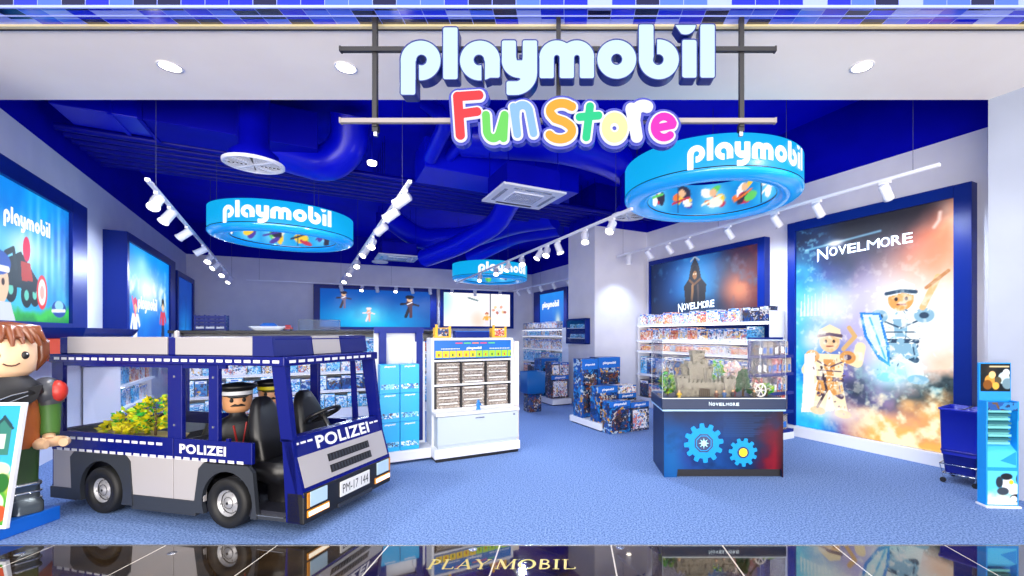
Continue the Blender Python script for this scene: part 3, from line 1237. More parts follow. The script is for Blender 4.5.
def spot_head():
    t = thing('spotlight', '', 'spotlight')
    mb = MB()
    mb.box(-.018, .018, -.06, .06, -.03, 0, 0, .004)
    mb.cyl((0, 0, -.03), (0, 0, -.075), .012, n=8)
    mb.build('adapter', 'white_metal', t)
    mb = MB()
    mb.X = Matrix.Translation((0, 0, -.085))
    mb.lathe([(.001, .055), (.042, .055), (.05, .045), (.052, -.1), (.058, -.125), (.052, -.125), (.047, -.1)], 20)
    mb.box(-.056, .056, -.012, .012, -.02, .03, 0, .004)
    h = mb.build('lamp_head', 'white_metal', t)
    mb = MB()
    mb.X = Matrix.Translation((0, 0, -.085))
    mb.lathe([(.0005, -.112), (.049, -.112)], 20)
    mb.build('lens', 'bulb', h)
    return t


def track(name, a, b2, fr, aims, label, tw, first_is='nearest', power=1.0, lit=None):
    """a, b2: ends; fr: positions 0..1 of the heads; aims: aim offset from the head"""
    global head_proto, n_spot
    a, b2 = Vector(a), Vector(b2)
    t = thing('light_track', label, 'light track', a, 0, 'ceiling light tracks')
    d = b2 - a
    mb = MB()
    ang = math.atan2(d.y, d.x)
    mb.X = Matrix.Rotation(ang, 4, 'Z')
    mb.box(0, d.length, -.018, .018, 0, .032, 0, .003)
    mb.box(0.0, d.length, -.006, .006, -.004, .0, 0)
    mb.build('rail', 'white_metal', t)
    for k in range(3):
        mb = MB()
        p = d * (0.04 + 0.46 * k)
        mb.cyl((p.x, p.y, .03), (p.x, p.y, HI - a.z), .0025, n=6)
        mb.build('suspension_wire', 'wire', t)
    for i, f in enumerate(fr):
        p = a + d * f
        if head_proto is None:
            head_proto = h = spot_head()
        else:
            h = copy_tree(head_proto)
        h.name = 'spotlight'
        h['label'] = f'white spotlight, {nth(i)} from the {first_is} end of the {tw}'
        h['group'] = 'spotlights on the ' + tw
        h.location = p
        h.rotation_euler = (0, 0, ang + PI / 2)
        aim = Vector(aims[i % len(aims)]).normalized()
        hd = [c for c in h.children if 'lamp_head' in c.name][0]
        la = Matrix.Rotation(-(ang + PI / 2), 3, 'Z') @ aim
        piv = Vector((0, 0, -.085))
        R = la.to_track_quat('-Z', 'Y').to_matrix().to_4x4()
        hd.matrix_local = Matrix.Translation(piv) @ R @ Matrix.Translation(-piv)
        if lit is not None and i not in lit:
            continue
        l = bpy.data.lights.new('spot_lamp', 'SPOT')
        l.energy = SPOT_POWER * power
        l.color = SPOT_COLOR
        l.spot_size = 1.9
        l.spot_blend = 0.85
        l.shadow_soft_size = 0.05
        lo = bpy.data.objects.new('spot_lamp', l)
        COL.objects.link(lo)
        lo.location = p + Vector((0, 0, -.085)) + aim * .135
        lo.rotation_euler = aim.to_track_quat('-Z', 'Y').to_euler()
        n_spot += 1
    return t


def fr_px(a, b2, pxs):
    """fractions along a..b2 whose picture x is each of pxs"""
    out = []
    for px in pxs:
        k = (px - CX) / F
        out.append((k * a[1] - a[0]) / ((b2[0] - a[0]) - k * (b2[1] - a[1])))
    return out


a, b2 = P(147, 181, 4.29), P(233, 280, 12.0)
b2.z = a.z
track('l', a, b2, fr_px(a, b2, (157, 170, 187, 203, 210, 217, 224, 230)), [(.25, -.55, -.6), (-.1, -.5, -.7), (-.75, -.2, -.6), (-.7, -.45, -.55), (.1, -.5, -.6), (-.2, -.6, -.5), (.1, -.6, -.5), (0, -.5, -.6)],
      'white light track hanging at the left, along the left wall', 'left ceiling track', power=1.5)
a, b2 = P(410, 183, 4.35), P(340, 285, 12.8)
b2.z = a.z
track('m', a, b2, fr_px(a, b2, (405, 394, 383, 372.5, 366, 357, 351, 345)), [(-.85, .3, -.42), (-.8, .1, -.5), (-.8, .45, -.4), (.1, -.5, -.6), (-.2, -.5, -.7), (.2, -.5, -.6), (-.1, -.5, -.7), (.1, -.5, -.6)],
      'white light track in the middle of the ceiling left of the large cassette', 'middle ceiling track', power=1.5)
a, b2 = P(632, 210, 5.30), P(457, 284, 12.9)
b2.z = a.z
track('r', a, b2, fr_px(a, b2, (612, 585, 558, 547, 540, 522, 508, 496, 480)), [(-.3, -.45, -.7), (0, -.45, -.8), (.3, -.2, -.8), (-.1, -.5, -.7), (-.4, -.3, -.7), (.1, -.5, -.6), (-.2, -.4, -.7), (.1, -.5, -.6), (0, -.5, -.7)],
      'white light track right of the large ceiling cassette, running to the far ring light', 'track beside the big cassette')
a, b2 = P(940, 166, 4.45), P(617, 258, 9.75)
b2.z = a.z
track('w', a, b2, fr_px(a, b2, (885, 817, 775, 728, 688, 668, 648, 629)), [(.6, .32, -.75), (.6, .3, -.7), (.65, .3, -.7), (.6, .3, -.75), (.6, .25, -.75), (.6, .25, -.7), (.6, .25, -.75), (-.02, .1, -1)],
      'white light track along the right wall above the framed posters', 'right wall track', power=1.5)
a = BW0 + BWD * 1.6 + Vector((.428, -.9035, 0)) * 1.0
b2 = BW0 + BWD * 9.2 + Vector((.428, -.9035, 0)) * 1.0
a.z = b2.z = 3.06
track('b', a, b2, fr_px(a, b2, (341, 362, 377, 396, 412, 430, 452, 475, 500)), [(-.1, .6, -.7), (.1, -.5, -.6), (-.1, .6, -.7), (.1, -.5, -.6), (0, .6, -.7)],
      'white light track across the back wall above the far posters', 'back wall track', 'left')
a = far_c + Vector((-.874, -.4856, 0)) * 1.0 - RWD * .6
b2 = a - RWD * 4.6
a.z = b2.z = 3.1
track('f', a, b2, [.1, .3, .5, .7, .9], [(.5, .1, -.8)], 'short white light track at the far right, beyond the pier', 'far right track', 'far')

# ------------------------------------------------------------------ ring lights
M['ring_face'] = mat('ring_face', '0a4a78', 0.35, emit=0.70, emit_color='10b4f0')
M['ring_lip'] = mat('ring_lip', '1090e0', 0.15, emit=0.32, emit_color='10a0ee', spec=0.8)


def ring_art(Wd, H, seed):
    A = Art(Wd, H, 220, 26)
    A.fill('0a78d0')
    A.mix(A.fbm(3, seed) * 1.2 - .2, '22b4f0')
    rnd = random.Random(seed)
    cs = ['f4f0e0', 'c03050', '303048', 'f0c840', '60c860', 'e87838', 'f8f8ff', '5040a0']
    for k in range(11):
        cx = (k + .5) * Wd / 11
        if k % 2 == 0:
            A.glow(cx, H * .5, .18, H * .5, '9ae8ff', .8)
        for j in range(7):
            ang = rnd.random() * 2 * PI
            A.ell(cx + rnd.uniform(-.1, .1), H * .5 + rnd.uniform(-.13, .13), rnd.uniform(.04, .11), rnd.uniform(.03, .08), rnd.choice(cs), ang)
        A.cap([(cx - .15, H * .35), (cx + .1, H * .6)], .015, rnd.choice(cs))
        A.ell(cx, H * .72, .05, .055, 'e8b890')
    for k in range(4):
        A.cap([((k + .5) * Wd / 4, 0), ((k + .5) * Wd / 4, H)], .008, '0a2a60')
    return A


def ring_light(c, r, hgt, label, a0, logo_w, seed):
    t = thing('ring_light', label, 'hanging ring light', c, 0, 'hanging blue ring lights')
    ri = r * 0.73
    mb = MB()
    mb.lathe([(r, 0.02), (r, hgt), (r - .03, hgt + .01), (ri + .03, hgt + .01)], 96)
    mb.build('outer_band', 'ring_face', t)
    mb = MB()
    prof = [(r + .004, 0.035), (r + .004, .01), (r - .02, -.02)] + [(r - .02 - (r - ri - .04) * k / 6, -.02 - .03 * math.sin(PI * k / 6)) for k in range(1, 7)] + [(ri, 0.0), (ri, .03)]
    mb.lathe(prof, 96)
    mb.build('bottom_lip', 'ring_lip', t)
    mb = MB()
    mb.lathe([(r + .006, .036), (r + .006, .046), (r + .001, .048)], 96)
    mb.lathe([(ri + .001, .0), (ri - .006, .004), (ri - .004, .014)], 96)
    mb.build('shadow_gap', 'black_paint', t)
    A = ring_art(2 * PI * ri, hgt + .06, seed)
    A.mesh('printed_inner_band', 'art_lit', t, lambda x, z: (-ri * math.cos(x / ri + .5), ri * math.sin(x / ri + .5), z))
    mb = MB()

    def fm(x, z):
        a = a0 + x / r
        return ((r + .008) * math.cos(a), (r + .008) * math.sin(a), hgt * .52 + z)
    logo(mb, logo_w, fm, 0, True)
    mb.build('word_mark', 'letter_white', t)
    for k in range(3):
        a = a0 + PI / 6 + k * 2 * PI / 3
        mb = MB()
        mb.cyl(((r - .1) * math.cos(a), (r - .1) * math.sin(a), hgt), ((r - .1) * math.cos(a), (r - .1) * math.sin(a), HI - c[2]), .003, n=6)
        mb.build('suspension_wire', 'wire', t)
    return t


ring_light((1.70, 5.55, 3.19), 1.03, 0.37, 'large cyan ring light hanging at the right below the sign', -1.393, 1.43, 3)
ring_light((-4.45, 7.05, 3.02), .955, 0.36, 'cyan ring light with printed inside hanging at the left', -1.10, 1.42, 8)
ring_light((-2.32, 13.0, 3.10), 1.05, 0.40, 'far small cyan ring light in front of the back wall', -.96, 1.55, 12)

# ================================================================== FRAMED BACKLIT POSTERS
def lightbox(label, o, rz, Wd, z0, z1, th, fw, art, nx, extra=None, fm='frame_blue'):
    """fw: frame widths left, right, top, bottom; art(A) paints the print"""
    t = thing('backlit_poster', label, 'poster', (o[0], o[1], z0), rz)
    H = z1 - z0
    l, r_, tp, bt = fw
    mb = MB()
    # mitred frame around the sunken print
    if l: mb.box(0, l, -th, 0, 0, H, 0, .006)
    if r_: mb.box(Wd - r_, Wd, -th, 0, 0, H, 0, .006)
    if tp: mb.box(l, Wd - r_, -th, 0, H - tp, H, 0)
    if bt: mb.box(l, Wd - r_, -th, 0, 0, bt, 0)
    mb.box(l, Wd - r_, -.02, 0, bt, H - tp, 0)
    mb.build('frame', fm, t)
    iw, ih = Wd - l - r_, H - tp - bt
    A = Art(iw, ih, nx, max(12, int(nx * ih / iw)))
    art(A)
    y = -th + .035
    A.mesh('backlit_print', 'art_lit', t, lambda x, z: (l + x, y, bt + z))
    if extra:
        extra(t, l, bt, iw, ih, y - .003)
    return t


M['title_pale'] = mat('title_pale', 'e8f4ff', 0.4, emit=0.75, emit_color='e6f2ff')


def title(t, x, z, w, h, y, name='title_lettering', big=1.35, ang=0.0):
    """the small-capital title with tall first letter and pointed serifs"""
    mb = MB()
    ca, sa = math.cos(ang), math.sin(ang)

    def f(x0, z0):
        return lambda a, b2: (x + (x0 + a) * ca - (z0 + b2) * sa, y, z + (x0 + a) * sa + (z0 + b2) * ca)
    cw = w / 9.6
    for i, ch in enumerate('NOVELMORE'):
        hh = h * big if i == 0 else h
        xw = cw * (1.25 if i == 0 else 1.2 if ch == 'M' else .88)
        x0 = cw * (0 if i == 0 else 1.42 + (i - 1) * 1.0 + (.28 if i > 5 else 0))
        text(mb, ch, xw, hh, f(x0, 0 if i else -(hh - h) * .75), .012)
        if ch in 'N':
            zz = -(hh - h) * .75 if i == 0 else 0
            g = f(x0, zz)
            mb.raw([g(0, 0), g(xw * .13, 0), g(xw * .0, -h * .22)], [(0, 2, 1)])
            mb.raw([g(xw * .88, hh), g(xw * 1.04, hh * 1.08), g(xw, hh * .9)], [(0, 2, 1)])
    return mb.build(name, 'title_pale', t)


def knight(A, x, y, s, c1, c2, c3, face='f0c090', cape=None, flip=1):
    """a generic armoured toy knight, feet at (x, y), s metres tall"""
    def q(a, b2):
        return (x + flip * a * s, y + b2 * s)
    if cape:
        A.poly([q(-.16, .68), q(.12, .66), q(.05, .05), q(-.34, -.02), q(-.3, .3)], cape)
    for a in (-.09, .1):
        A.cap([q(a * .7, .38), q(a * 1.3, .06)], .07 * s, c1)
        A.ell(*q(a * 1.5, .03), .09 * s, .045 * s, c2)
        A.cap([q(a * .9, .24), q(a * 1.3, .22)], .03 * s, c3)
    A.poly([q(-.17, .68), q(.17, .68), q(.14, .36), q(-.14, .36)], c1)
    A.poly([q(-.07, .62), q(.07, .62), q(.05, .44), q(-.05, .44)], c2)
    A.cap([q(-.14, .4), q(.14, .4)], .022 * s, c3)
    A.ell(*q(0, .4), .035 * s, .03 * s, c2)
    A.cap([q(-.15, .60), q(0, .53), q(.15, .60)], .008 * s, c3)
    A.cap([q(-.13, .49), q(.13, .49)], .006 * s, c3)
    A.poly([q(-.13, .38), q(.13, .38), q(.16, .26), q(.05, .22), q(0, .28), q(-.05, .22), q(-.16, .26)], c2)
    A.cap([q(-.11, .34), q(-.12, .27)], .006 * s, c3)
    A.cap([q(.11, .34), q(.12, .27)], .006 * s, c3)
    A.cap([q(-.19, .64), q(-.28, .48), q(-.2, .38)], .055 * s, c1)
    A.cap([q(.19, .64), q(.3, .6), q(.33, .76)], .055 * s, c1)
    for a in (-.2, .2):
        A.ell(*q(a, .65), .085 * s, .07 * s, c2)
        A.ell(*q(a, .65), .04 * s, .03 * s, c3)
    A.ell(*q(0, .82), .115 * s, .12 * s, face)
    A.ell(*q(-.04, .82), .015 * s, .02 * s, '201818')
    A.ell(*q(.05, .82), .015 * s, .02 * s, '201818')
    A.cap([q(-.03, .765), q(.04, .765)], .008 * s, '803020')
    A.poly([q(-.14, .84), q(-.12, .95), q(0, 1.01), q(.12, .95), q(.14, .84), q(.02, .88)], c1)
    A.cap([q(-.13, .88), q(0, .9), q(.13, .88)], .018 * s, c3)


def armour_bits(A, x, y, s, cs, seed, n=60):
    rnd = random.Random(seed)
    for k in range(n):
        a, b2 = rnd.gauss(0, .12), rnd.uniform(.02, .72)
        A.ell(x + a * s, y + b2 * s, rnd.uniform(.005, .022) * s, rnd.uniform(.003, .010) * s, rnd.choice(cs), rnd.random() * 3)


def art_main(A):
    Wd, H = A.W, A.H
    n1, n2, n3 = A.fbm(1.6, 4), A.fbm(3.5, 9), A.fbm(8, 21)
    A.fill('6a5a9a')
    A.mix(np.clip((.38 - A.u) * 3.4 + (n1 - .5) * 1.2, 0, 1), '0f70d8')
    A.mix(np.clip((.26 - A.u) * 3 + (n2 - .5) * 1.6, 0, 1), '48c4ff')
    A.mix(np.clip((A.u - .58) * 3.2 + (n1 - .5) * 1.4, 0, 1), 'f0906a')
    A.mix(np.clip((A.u - .72) * 3 + (n2 - .5) * 1.5 - np.abs(A.v - .6) * .8, 0, 1), 'fff0dc')
    A.mix(np.clip((A.v - .70) * 4.2 + (n1 - .5) * 1.1 - np.clip((A.u - .72) * 3.2, 0, 1), 0, 1) * .95, '12182c')
    A.mix(np.clip((A.v - .78) * 4 + (n2 - .5), 0, 1) * np.clip((.4 - A.u) * 4, 0, 1) * .6, '0c4a88')
    A.glow(Wd * .26, H * .60, Wd * .24, H * .10, 'd8f4ff', .95)
    A.glow(Wd * .72, H * .55, Wd * .34, H * .22, 'fff6f0', 1.0)
    A.glow(Wd * .52, H * .5, Wd * .12, H * .14, '7868d8', .7)
    A.glow(Wd * .9, H * .8, Wd * .2, H * .12, 'ff8a68', .7)
    # storm rocks
    rock = np.clip((.34 + .06 * np.sin(A.u * 7) - A.v) * 9 + (n2 - .5) * 2.4, 0, 1) * np.clip((A.v - .10) * 10, 0, 1) * np.clip((A.u - .28) * 5, 0, 1)
    A.mix(rock * .95, '122630')
    A.mix(rock * np.clip((n3 - .5) * 5, 0, 1), '8ab4bc')
    A.mix(np.clip((.2 - A.v) * 7 + (n2 - .5) * 2.6, 0, 1) * np.clip((A.u - .3) * 4, 0, 1), 'f4a860')
    A.mix(np.clip((.2 - A.v) * 7 + (n3 - .5) * 4 - .4, 0, 1) * np.clip((A.u - .36) * 4, 0, 1), 'ffe6b8')
    A.mix(np.clip((.14 - A.v) * 8 + (n2 - .5) * 2, 0, 1) * np.clip((.36 - A.u) * 5, 0, 1), '18a8f0')
    # towers far off at the left
    for k in range(9):
        a = .03 + k * .028
        A.poly([(Wd * a, H * .56), (Wd * (a + .012), H * (.66 + .03 * (k * 7 % 5) / 4)), (Wd * (a + .02), H * .56)], 'd8f6ff')
    # ribbon of light under the title
    A.cap([(Wd * .08, H * .895), (Wd * .6, H * .925)], .006, 'a8e4ff', .02)
    A.glow(Wd * .3, H * .905, .12, .05, 'ffffff', .9)
    A.cap([(Wd * .9, H * .9), (Wd * .925, H * .925), (Wd * .93, H * .955)], .012, 'ffd8d0', .02)
    # armoured figures
    A.glow(Wd * .68, H * .45, .45, .7, 'f0fbff', .8)
    knight(A, Wd * .72, H * .27, 1.26, 'e8f4fa', '8ab0cc', '34506a', 'e8a060', None)
    A.cap([(Wd * .84, H * .58), (Wd * .92, H * .70)], .035, 'e8b888')
    A.cap([(Wd * .86, H * .66), (Wd * .97, H * .72)], .02, 'c08a60')
    A.poly([(Wd * .47, H * .57), (Wd * .60, H * .565), (Wd * .655, H * .42), (Wd * .66, H * .33), (Wd * .59, H * .36), (Wd * .50, H * .46)], '2a86d8')
    A.poly([(Wd * .49, H * .56), (Wd * .59, H * .555), (Wd * .635, H * .42), (Wd * .645, H * .35), (Wd * .60, H * .375), (Wd * .52, H * .46)], 'c8f0ff')
    A.cap([(Wd * .535, H * .545), (Wd * .63, H * .365)], .012, '60b0e8')
    A.glow(Wd * .66, H * .30, .24, .16, '8ae4ff', .8)
    knight(A, Wd * .26, H * .08, 1.28, 'f2d8b0', 'd0945a', '5a4a60', 'f0b080', 'f6ece0')
    A.poly([(Wd * .07, H * .37), (Wd * .15, H * .38), (Wd * .14, H * .12), (Wd * .05, H * .14)], 'f4e4dc')
    A.cap([(Wd * .20, H * .31), (Wd * .24, H * .2), (Wd * .17, H * .11)], .018, '4a3c48')
    A.cap([(Wd * .36, H * .40), (Wd * .44, H * .46), (Wd * .40, H * .50)], .03, 'd0a878')
    armour_bits(A, Wd * .72, H * .27, 1.26, ['f4fcff', 'a8d4ec', '4a6a88', '8ab4d0', 'd8f0fa', 'e8f8ff'], 5, 70)
    armour_bits(A, Wd * .26, H * .08, 1.28, ['fff2dc', 'd8a468', 'b08058', 'f8e4c8', '6a5660', 'fffaf0'], 6, 70)
    A.glow(Wd * .3, H * .09, .5, .14, 'fff2e6', .7)
    A.glow(Wd * .14, H * .44, .22, .2, 'fff0e8', .7)
    n4 = A.fbm(14, 77, 3)
    A.mix(np.clip((n4 - .56) * 5, 0, 1) * np.exp(-(((A.u - .7) / .28) ** 2 + ((A.v - .48) / .24) ** 2)) * .75, 'ffffff')
    A.mix(np.clip((n4 - .56) * 5, 0, 1) * np.exp(-(((A.u - .26) / .22) ** 2 + ((A.v - .3) / .24) ** 2)) * .7, 'fff4e4')
    A.mix(np.clip((n4 - .6) * 6, 0, 1) * np.clip(A.v - .2, 0, .4) * np.clip((.3 - A.u) * 6, 0, 1), 'c8f4ff')
    # contrast of a print lit from behind
    A.c = np.clip(A.c, 0, 1)
    A.c = A.c * A.c * (3 - 2 * A.c) * .6 + A.c * .4


def ex_main(t, l, bt, iw, ih, y):
    title(t, l + iw * .17, bt + ih * .845, iw * .62, ih * .042, y, ang=.02)


lightbox('huge backlit poster of two armoured knights in a storm on the right wall', RW0 + RWD * 1.92, RWA, 2.27, .16, 3.25, .14, (.13, .17, .14, .0), art_main, 230, ex_main)
mb = MB()
mb.box(-.04, 2.3, -.17, 0, 0, .155, 0, .004)
q = RW0 + RWD * 1.92
o = tag(place(mb.build('wall_plinth', 'white_board'), (q.x, q.y, 0), RWA), 'low white plinth under the huge knight poster on the right wall', 'plinth')


def art_hood(A):
    Wd, H = A.W, A.H
    n1, n2 = A.fbm(2, 14), A.fbm(5, 3)
    A.fill('0a1230')
    A.glow(Wd * .46, H * .5, Wd * .34, H * .75, '1264c8', 1.0)
    A.glow(Wd * .5, H * .5, Wd * .18, H * .5, '3cb0f8', .85)
    A.mix(np.clip((A.u - .66) * 3.5 + (n1 - .5) * 1.6, 0, 1), '3a1a3a')
    A.glow(Wd * .86, H * .36, Wd * .15, H * .3, 'ffa078', .95)
    A.mix(np.clip((A.u - .78) * 3 + (n2 - .5) * 2 - .3, 0, 1) * .8, '7a2a30')
    A.mix(np.clip((n2 - .62) * 4, 0, 1) * .4, '60b8f0')
    # a hooded cloaked figure
    cx = Wd * .475
    A.poly([(cx, H * .99), (cx - .1, H * .86), (cx - .17, H * .62), (cx - .3, H * .5), (cx - .26, H * .18), (cx + .26, H * .18), (cx + .3, H * .5), (cx + .17, H * .62), (cx + .1, H * .86)], '2a2a34')
    A.ell(cx, H * .72, .085, .13, '141018')
    A.ell(cx, H * .68, .06, .08, 'b07848')
    A.cap([(cx - .035, H * .70), (cx - .02, H * .70)], .012, 'f0e0c0')
    A.cap([(cx + .035, H * .70), (cx + .02, H * .70)], .012, 'f0e0c0')
    A.cap([(cx - .14, H * .6), (cx - .02, H * .52), (cx + .14, H * .6)], .022, '80583a')
    A.cap([(cx - .06, H * .5), (cx - .08, H * .2)], .03, 'a87a50')
    A.cap([(cx + .08, H * .5), (cx + .1, H * .2)], .025, '5a4a48')
    A.cap([(cx - .11, H * .93), (cx, H * 1.0), (cx + .11, H * .93)], .015, 'a0a8b8')
    A.glow(cx, H * .14, .6, .16, '0c1630', .85)


def ex_hood(t, l, bt, iw, ih, y):
    title(t, l + iw * .475 - .46, bt + ih * .08, .96, .13, y, ang=.035)


p = RW0 + RWD * 5.3
lightbox('backlit poster of a hooded cloaked figure above the right wall shelves', p, RWA, 2.97, 1.93, 3.14, .14, (.05, .14, .09, .0), art_hood, 190, ex_hood)


def pm_logo(x, z, w):
    def f(t, l, bt, iw, ih, y):
        mb = MB()
        logo(mb, w, lambda a, b2: (x + a, y, z + b2), 0, False)
        mb.build('word_mark', 'letter_white', t)
    return f


def toyfig(A, x, y, s, shirt, legs, hair):
    A.poly([(x - .12 * s, y + .42 * s), (x + .12 * s, y + .42 * s), (x + .16 * s, y), (x - .16 * s, y)], legs)
    A.poly([(x - .14 * s, y + .7 * s), (x + .14 * s, y + .7 * s), (x + .13 * s, y + .4 * s), (x - .13 * s, y + .4 * s)], shirt)
    A.cap([(x - .16 * s, y + .66 * s), (x - .26 * s, y + .46 * s)], .05 * s, shirt)
    A.cap([(x + .16 * s, y + .66 * s), (x + .27 * s, y + .5 * s)], .05 * s, shirt)
    A.ell(x, y + .82 * s, .12 * s, .12 * s, 'f0c8a0')
    A.poly([(x - .14 * s, y + .8 * s), (x - .12 * s, y + .95 * s), (x, y + 1.0 * s), (x + .12 * s, y + .95 * s), (x + .14 * s, y + .8 * s), (x, y + .88 * s)], hair)


def art_left(A):
    Wd, H = A.W, A.H
    n1, n2 = A.fbm(1.4, 6), A.fbm(4, 2)
    A.fill('0070dc')
    A.mix(np.clip((n1 - .35) * 2.2, 0, 1), '00b0fa')
    A.mix(np.clip((.55 - A.v) * 1.6 + (n2 - .5), 0, 1) * .7, '60e0fc')
    A.glow(Wd * .52, H * .55, Wd * .2, H * .16, 'e4fcff', .9)
    A.glow(Wd * .2, H * .6, Wd * .1, H * .2, 'f0feff', .8)
    for k in range(7):
        a = Wd * (.5 + k * .075)
        A.glow(a, H * (.45 + .1 * (k % 3)), .05, H * .3, 'c8f6ff', .55)
    A.mix(np.clip((A.u - .93) * 14 + (n2 - .5) * 2, 0, 1) * .6, '0a4aa0')
    A.mix(np.clip((.13 + .04 * np.sin(A.u * 9) - A.v) * 20 + (n2 - .5) * 2, 0, 1), '3cc850')
    A.mix(np.clip((.07 - A.v) * 16 + (n2 - .5) * 3, 0, 1), '1c9848')
    # a quad bike with a red rider, a round target, a policeman's head, a blue car
    x = Wd * .53
    y = H * .30
    for a, b2 in ((-.3, -.1), (.02, -.14), (.2, -.12)):
        A.ell(x + a, y + b2, .12, .13, '10242e')
        A.ell(x + a, y + b2, .05, .055, '6ad0c0')
    A.poly([(x - .42, y + .18), (x - .1, y + .3), (x + .3, y + .02), (x + .22, y - .1), (x - .38, y - .06)], '182c38')
    A.poly([(x - .1, y + .2), (x + .1, y + .2), (x + .16, y + .02), (x - .08, y)], 'b8342c')
    A.ell(x + .02, y + .34, .08, .13, 'e02858')
    A.cap([(x - .4, y + .24), (x - .25, y + .3), (x - .2, y + .12)], .03, '203440')
    A.ell(Wd * .69, H * .24, .13, .19, 'e8343c')
    A.ell(Wd * .69, H * .24, .095, .145, 'f6f2f0')
    A.ell(Wd * .69, H * .24, .05, .075, 'f0b0a8')
    A.ell(Wd * .88, H * .12, .2, .10, '1848a8')
    A.ell(Wd * .88, H * .15, .12, .06, '90d0f4')
    A.cap([(Wd * .80, H * .10), (Wd * .95, H * .11)], .02, 'e8f4ff')
    A.ell(Wd * .30, H * .26, .2, .22, 'f0c8a8')
    A.ell(Wd * .30, H * .40, .24, .12, '2454b8')
    A.cap([(Wd * .22, H * .36), (Wd * .38, H * .36)], .03, 'f4f6ff')
    A.ell(Wd * .34, H * .27, .03, .035, '302020')
    A.poly([(Wd * .2, H * .13), (Wd * .4, H * .13), (Wd * .44, 0), (Wd * .16, 0)], 'd0d8f0')


LQ = LW0 - LWD * 1.3
lightbox('wide backlit poster of a quad bike and red rider on the left wall', LQ, LWA, 2.94, 1.62, 3.24, .2, (.1, .5, .18, .06), art_left, 240, pm_logo(1.40, 1.08, 1.02))


def art_cloud(A):
    Wd, H = A.W, A.H
    n1, n2 = A.fbm(1.2, 16), A.fbm(3, 8)
    A.fill('0060d4')
    A.mix(A.v * .8 + (n1 - .5), '009cf4')
    A.glow(Wd * .42, H * .62, Wd * .34, H * .2, 'f4fbff', .95)
    A.glow(Wd * .3, H * .86, Wd * .12, H * .1, 'b8f0ff', .6)
    A.mix(np.clip((n2 - .6) * 4, 0, 1) * np.exp(-((A.v - .6) / .25) ** 2), 'ffffff')
    toyfig(A, Wd * .16, H * .02, .95, 'f0f4ff', 'e8eefc', 'd84870')
    toyfig(A, Wd * .82, H * .08, .95, 'd04058', '203060', '181820')
    A.cap([(Wd * .10, H * .52), (Wd * .16, H * .36)], .03, 'e86090')


p = LW0 + LWD * 2.98
lightbox('tall backlit poster with white cloud and word mark on the left wall', p, LWA, 3.72, 1.1, 3.2, .3, (.12, .5, .14, .1), art_cloud, 150, pm_logo(1.45, .98, 1.4))


def art_plain(A):
    A.fill('0a3c98')
    A.glow(A.W * .5, A.H * .25, A.W * .4, A.H * .3, '1c8ad8', .9)
    A.mix(np.clip((A.fbm(3, 5) - .5) * 1.5, 0, 1), '0c2a78')


p = LW0 + LWD * 6.95
lightbox('narrow dark blue backlit poster farthest back on the left wall', p, LWA, 2.3, 1.1, 3.05, .3, (.15, .2, .12, .1), art_plain, 60)


def art_fly(A):
    Wd, H = A.W, A.H
    A.fill('0348a4')
    A.glow(Wd * .42, H * .1, Wd * .5, H * .5, '00b8f6', .95)
    A.glow(Wd * .42, H * .3, Wd * .16, H * .25, '88e8fc', .8)
    A.mix(np.clip((A.fbm(2, 33) - .5) * 1.2, 0, 1) * .5, '0a3890')
    for x, y, s, c, d in ((.2, .72, .5, '302838', '706080'), (.42, .34, .42, 'f0e0e0', 'e0a8a0'), (.80, .58, .7, '181828', '503040')):
        cx, cy = Wd * x, H * y
        A.cap([(cx - .18 * s, cy - .5 * s), (cx, cy), (cx + .1 * s, cy + .1 * s)], .07 * s, c)
        A.cap([(cx + .05 * s, cy - .5 * s), (cx + .04 * s, cy)], .07 * s, d)
        A.cap([(cx - .4 * s, cy + .1 * s), (cx, cy + .15 * s), (cx + .4 * s, cy + .05 * s)], .05 * s, c)
        A.ell(cx, cy + .15 * s, .16 * s, .2 * s, d)
        A.ell(cx, cy + .35 * s, .13 * s, .13 * s, 'e8b890')
        A.ell(cx, cy + .45 * s, .2 * s, .1 * s, c)
        A.cap([(cx - .1 * s, cy + .1 * s), (cx + .1 * s, cy + .2 * s)], .025 * s, 'f0f0ff')


p = BW0 + BWD * 3.18
lightbox('wide blue backlit poster of flying figures on the back wall', p, BWA, 3.75, 1.7, 3.12, .14, (.18, .22, .12, .08), art_fly, 170)


def art_pale(A):
    Wd, H = A.W, A.H
    A.fill('fdf6fa')
    A.mix(np.clip((A.fbm(2, 44) - .45) * 1.4, 0, 1) * .5, 'f4d8dc')
    A.glow(0, H * .8, Wd * .12, H * .5, '98e0fa', .8)
    A.glow(Wd * .5, H * .2, Wd * .12, H * .3, 'f6c8b0', .7)
    A.cap([(Wd * .69, 0), (Wd * .69, H)], .02, '3a4458')
    for k in range(7):
        A.ell(Wd * (.74 + .03 * k), H * (.5 + .1 * math.sin(k * 2)), .06, .05, ['e8a890', 'f0d0a0', 'c07060', 'd8e0f0'][k % 4], k)
    A.cap([(Wd * .36, H * .86), (Wd * .5, H * .78)], .03, '6a8a90')
    toyfig(A, Wd * .64, H * .02, .5, 'f0b048', 'e8e0f0', 'c06040')


p = BW0 + BWD * 7.05
lightbox('glaring white backlit poster at the right end of the back wall', p, BWA, 2.68, 1.75, 3.12, .14, (.12, .14, .1, .08), art_pale, 110)


def art_sky(A):
    A.fill('0c5cc8')
    A.mix(A.v, '1a84e4')
    A.glow(A.W * .75, A.H * .1, .2, .35, 'f4e8d0', .9)
    A.mix(np.clip((A.fbm(3, 5) - .5) * 1.2, 0, 1) * .4, '4ab0f4')


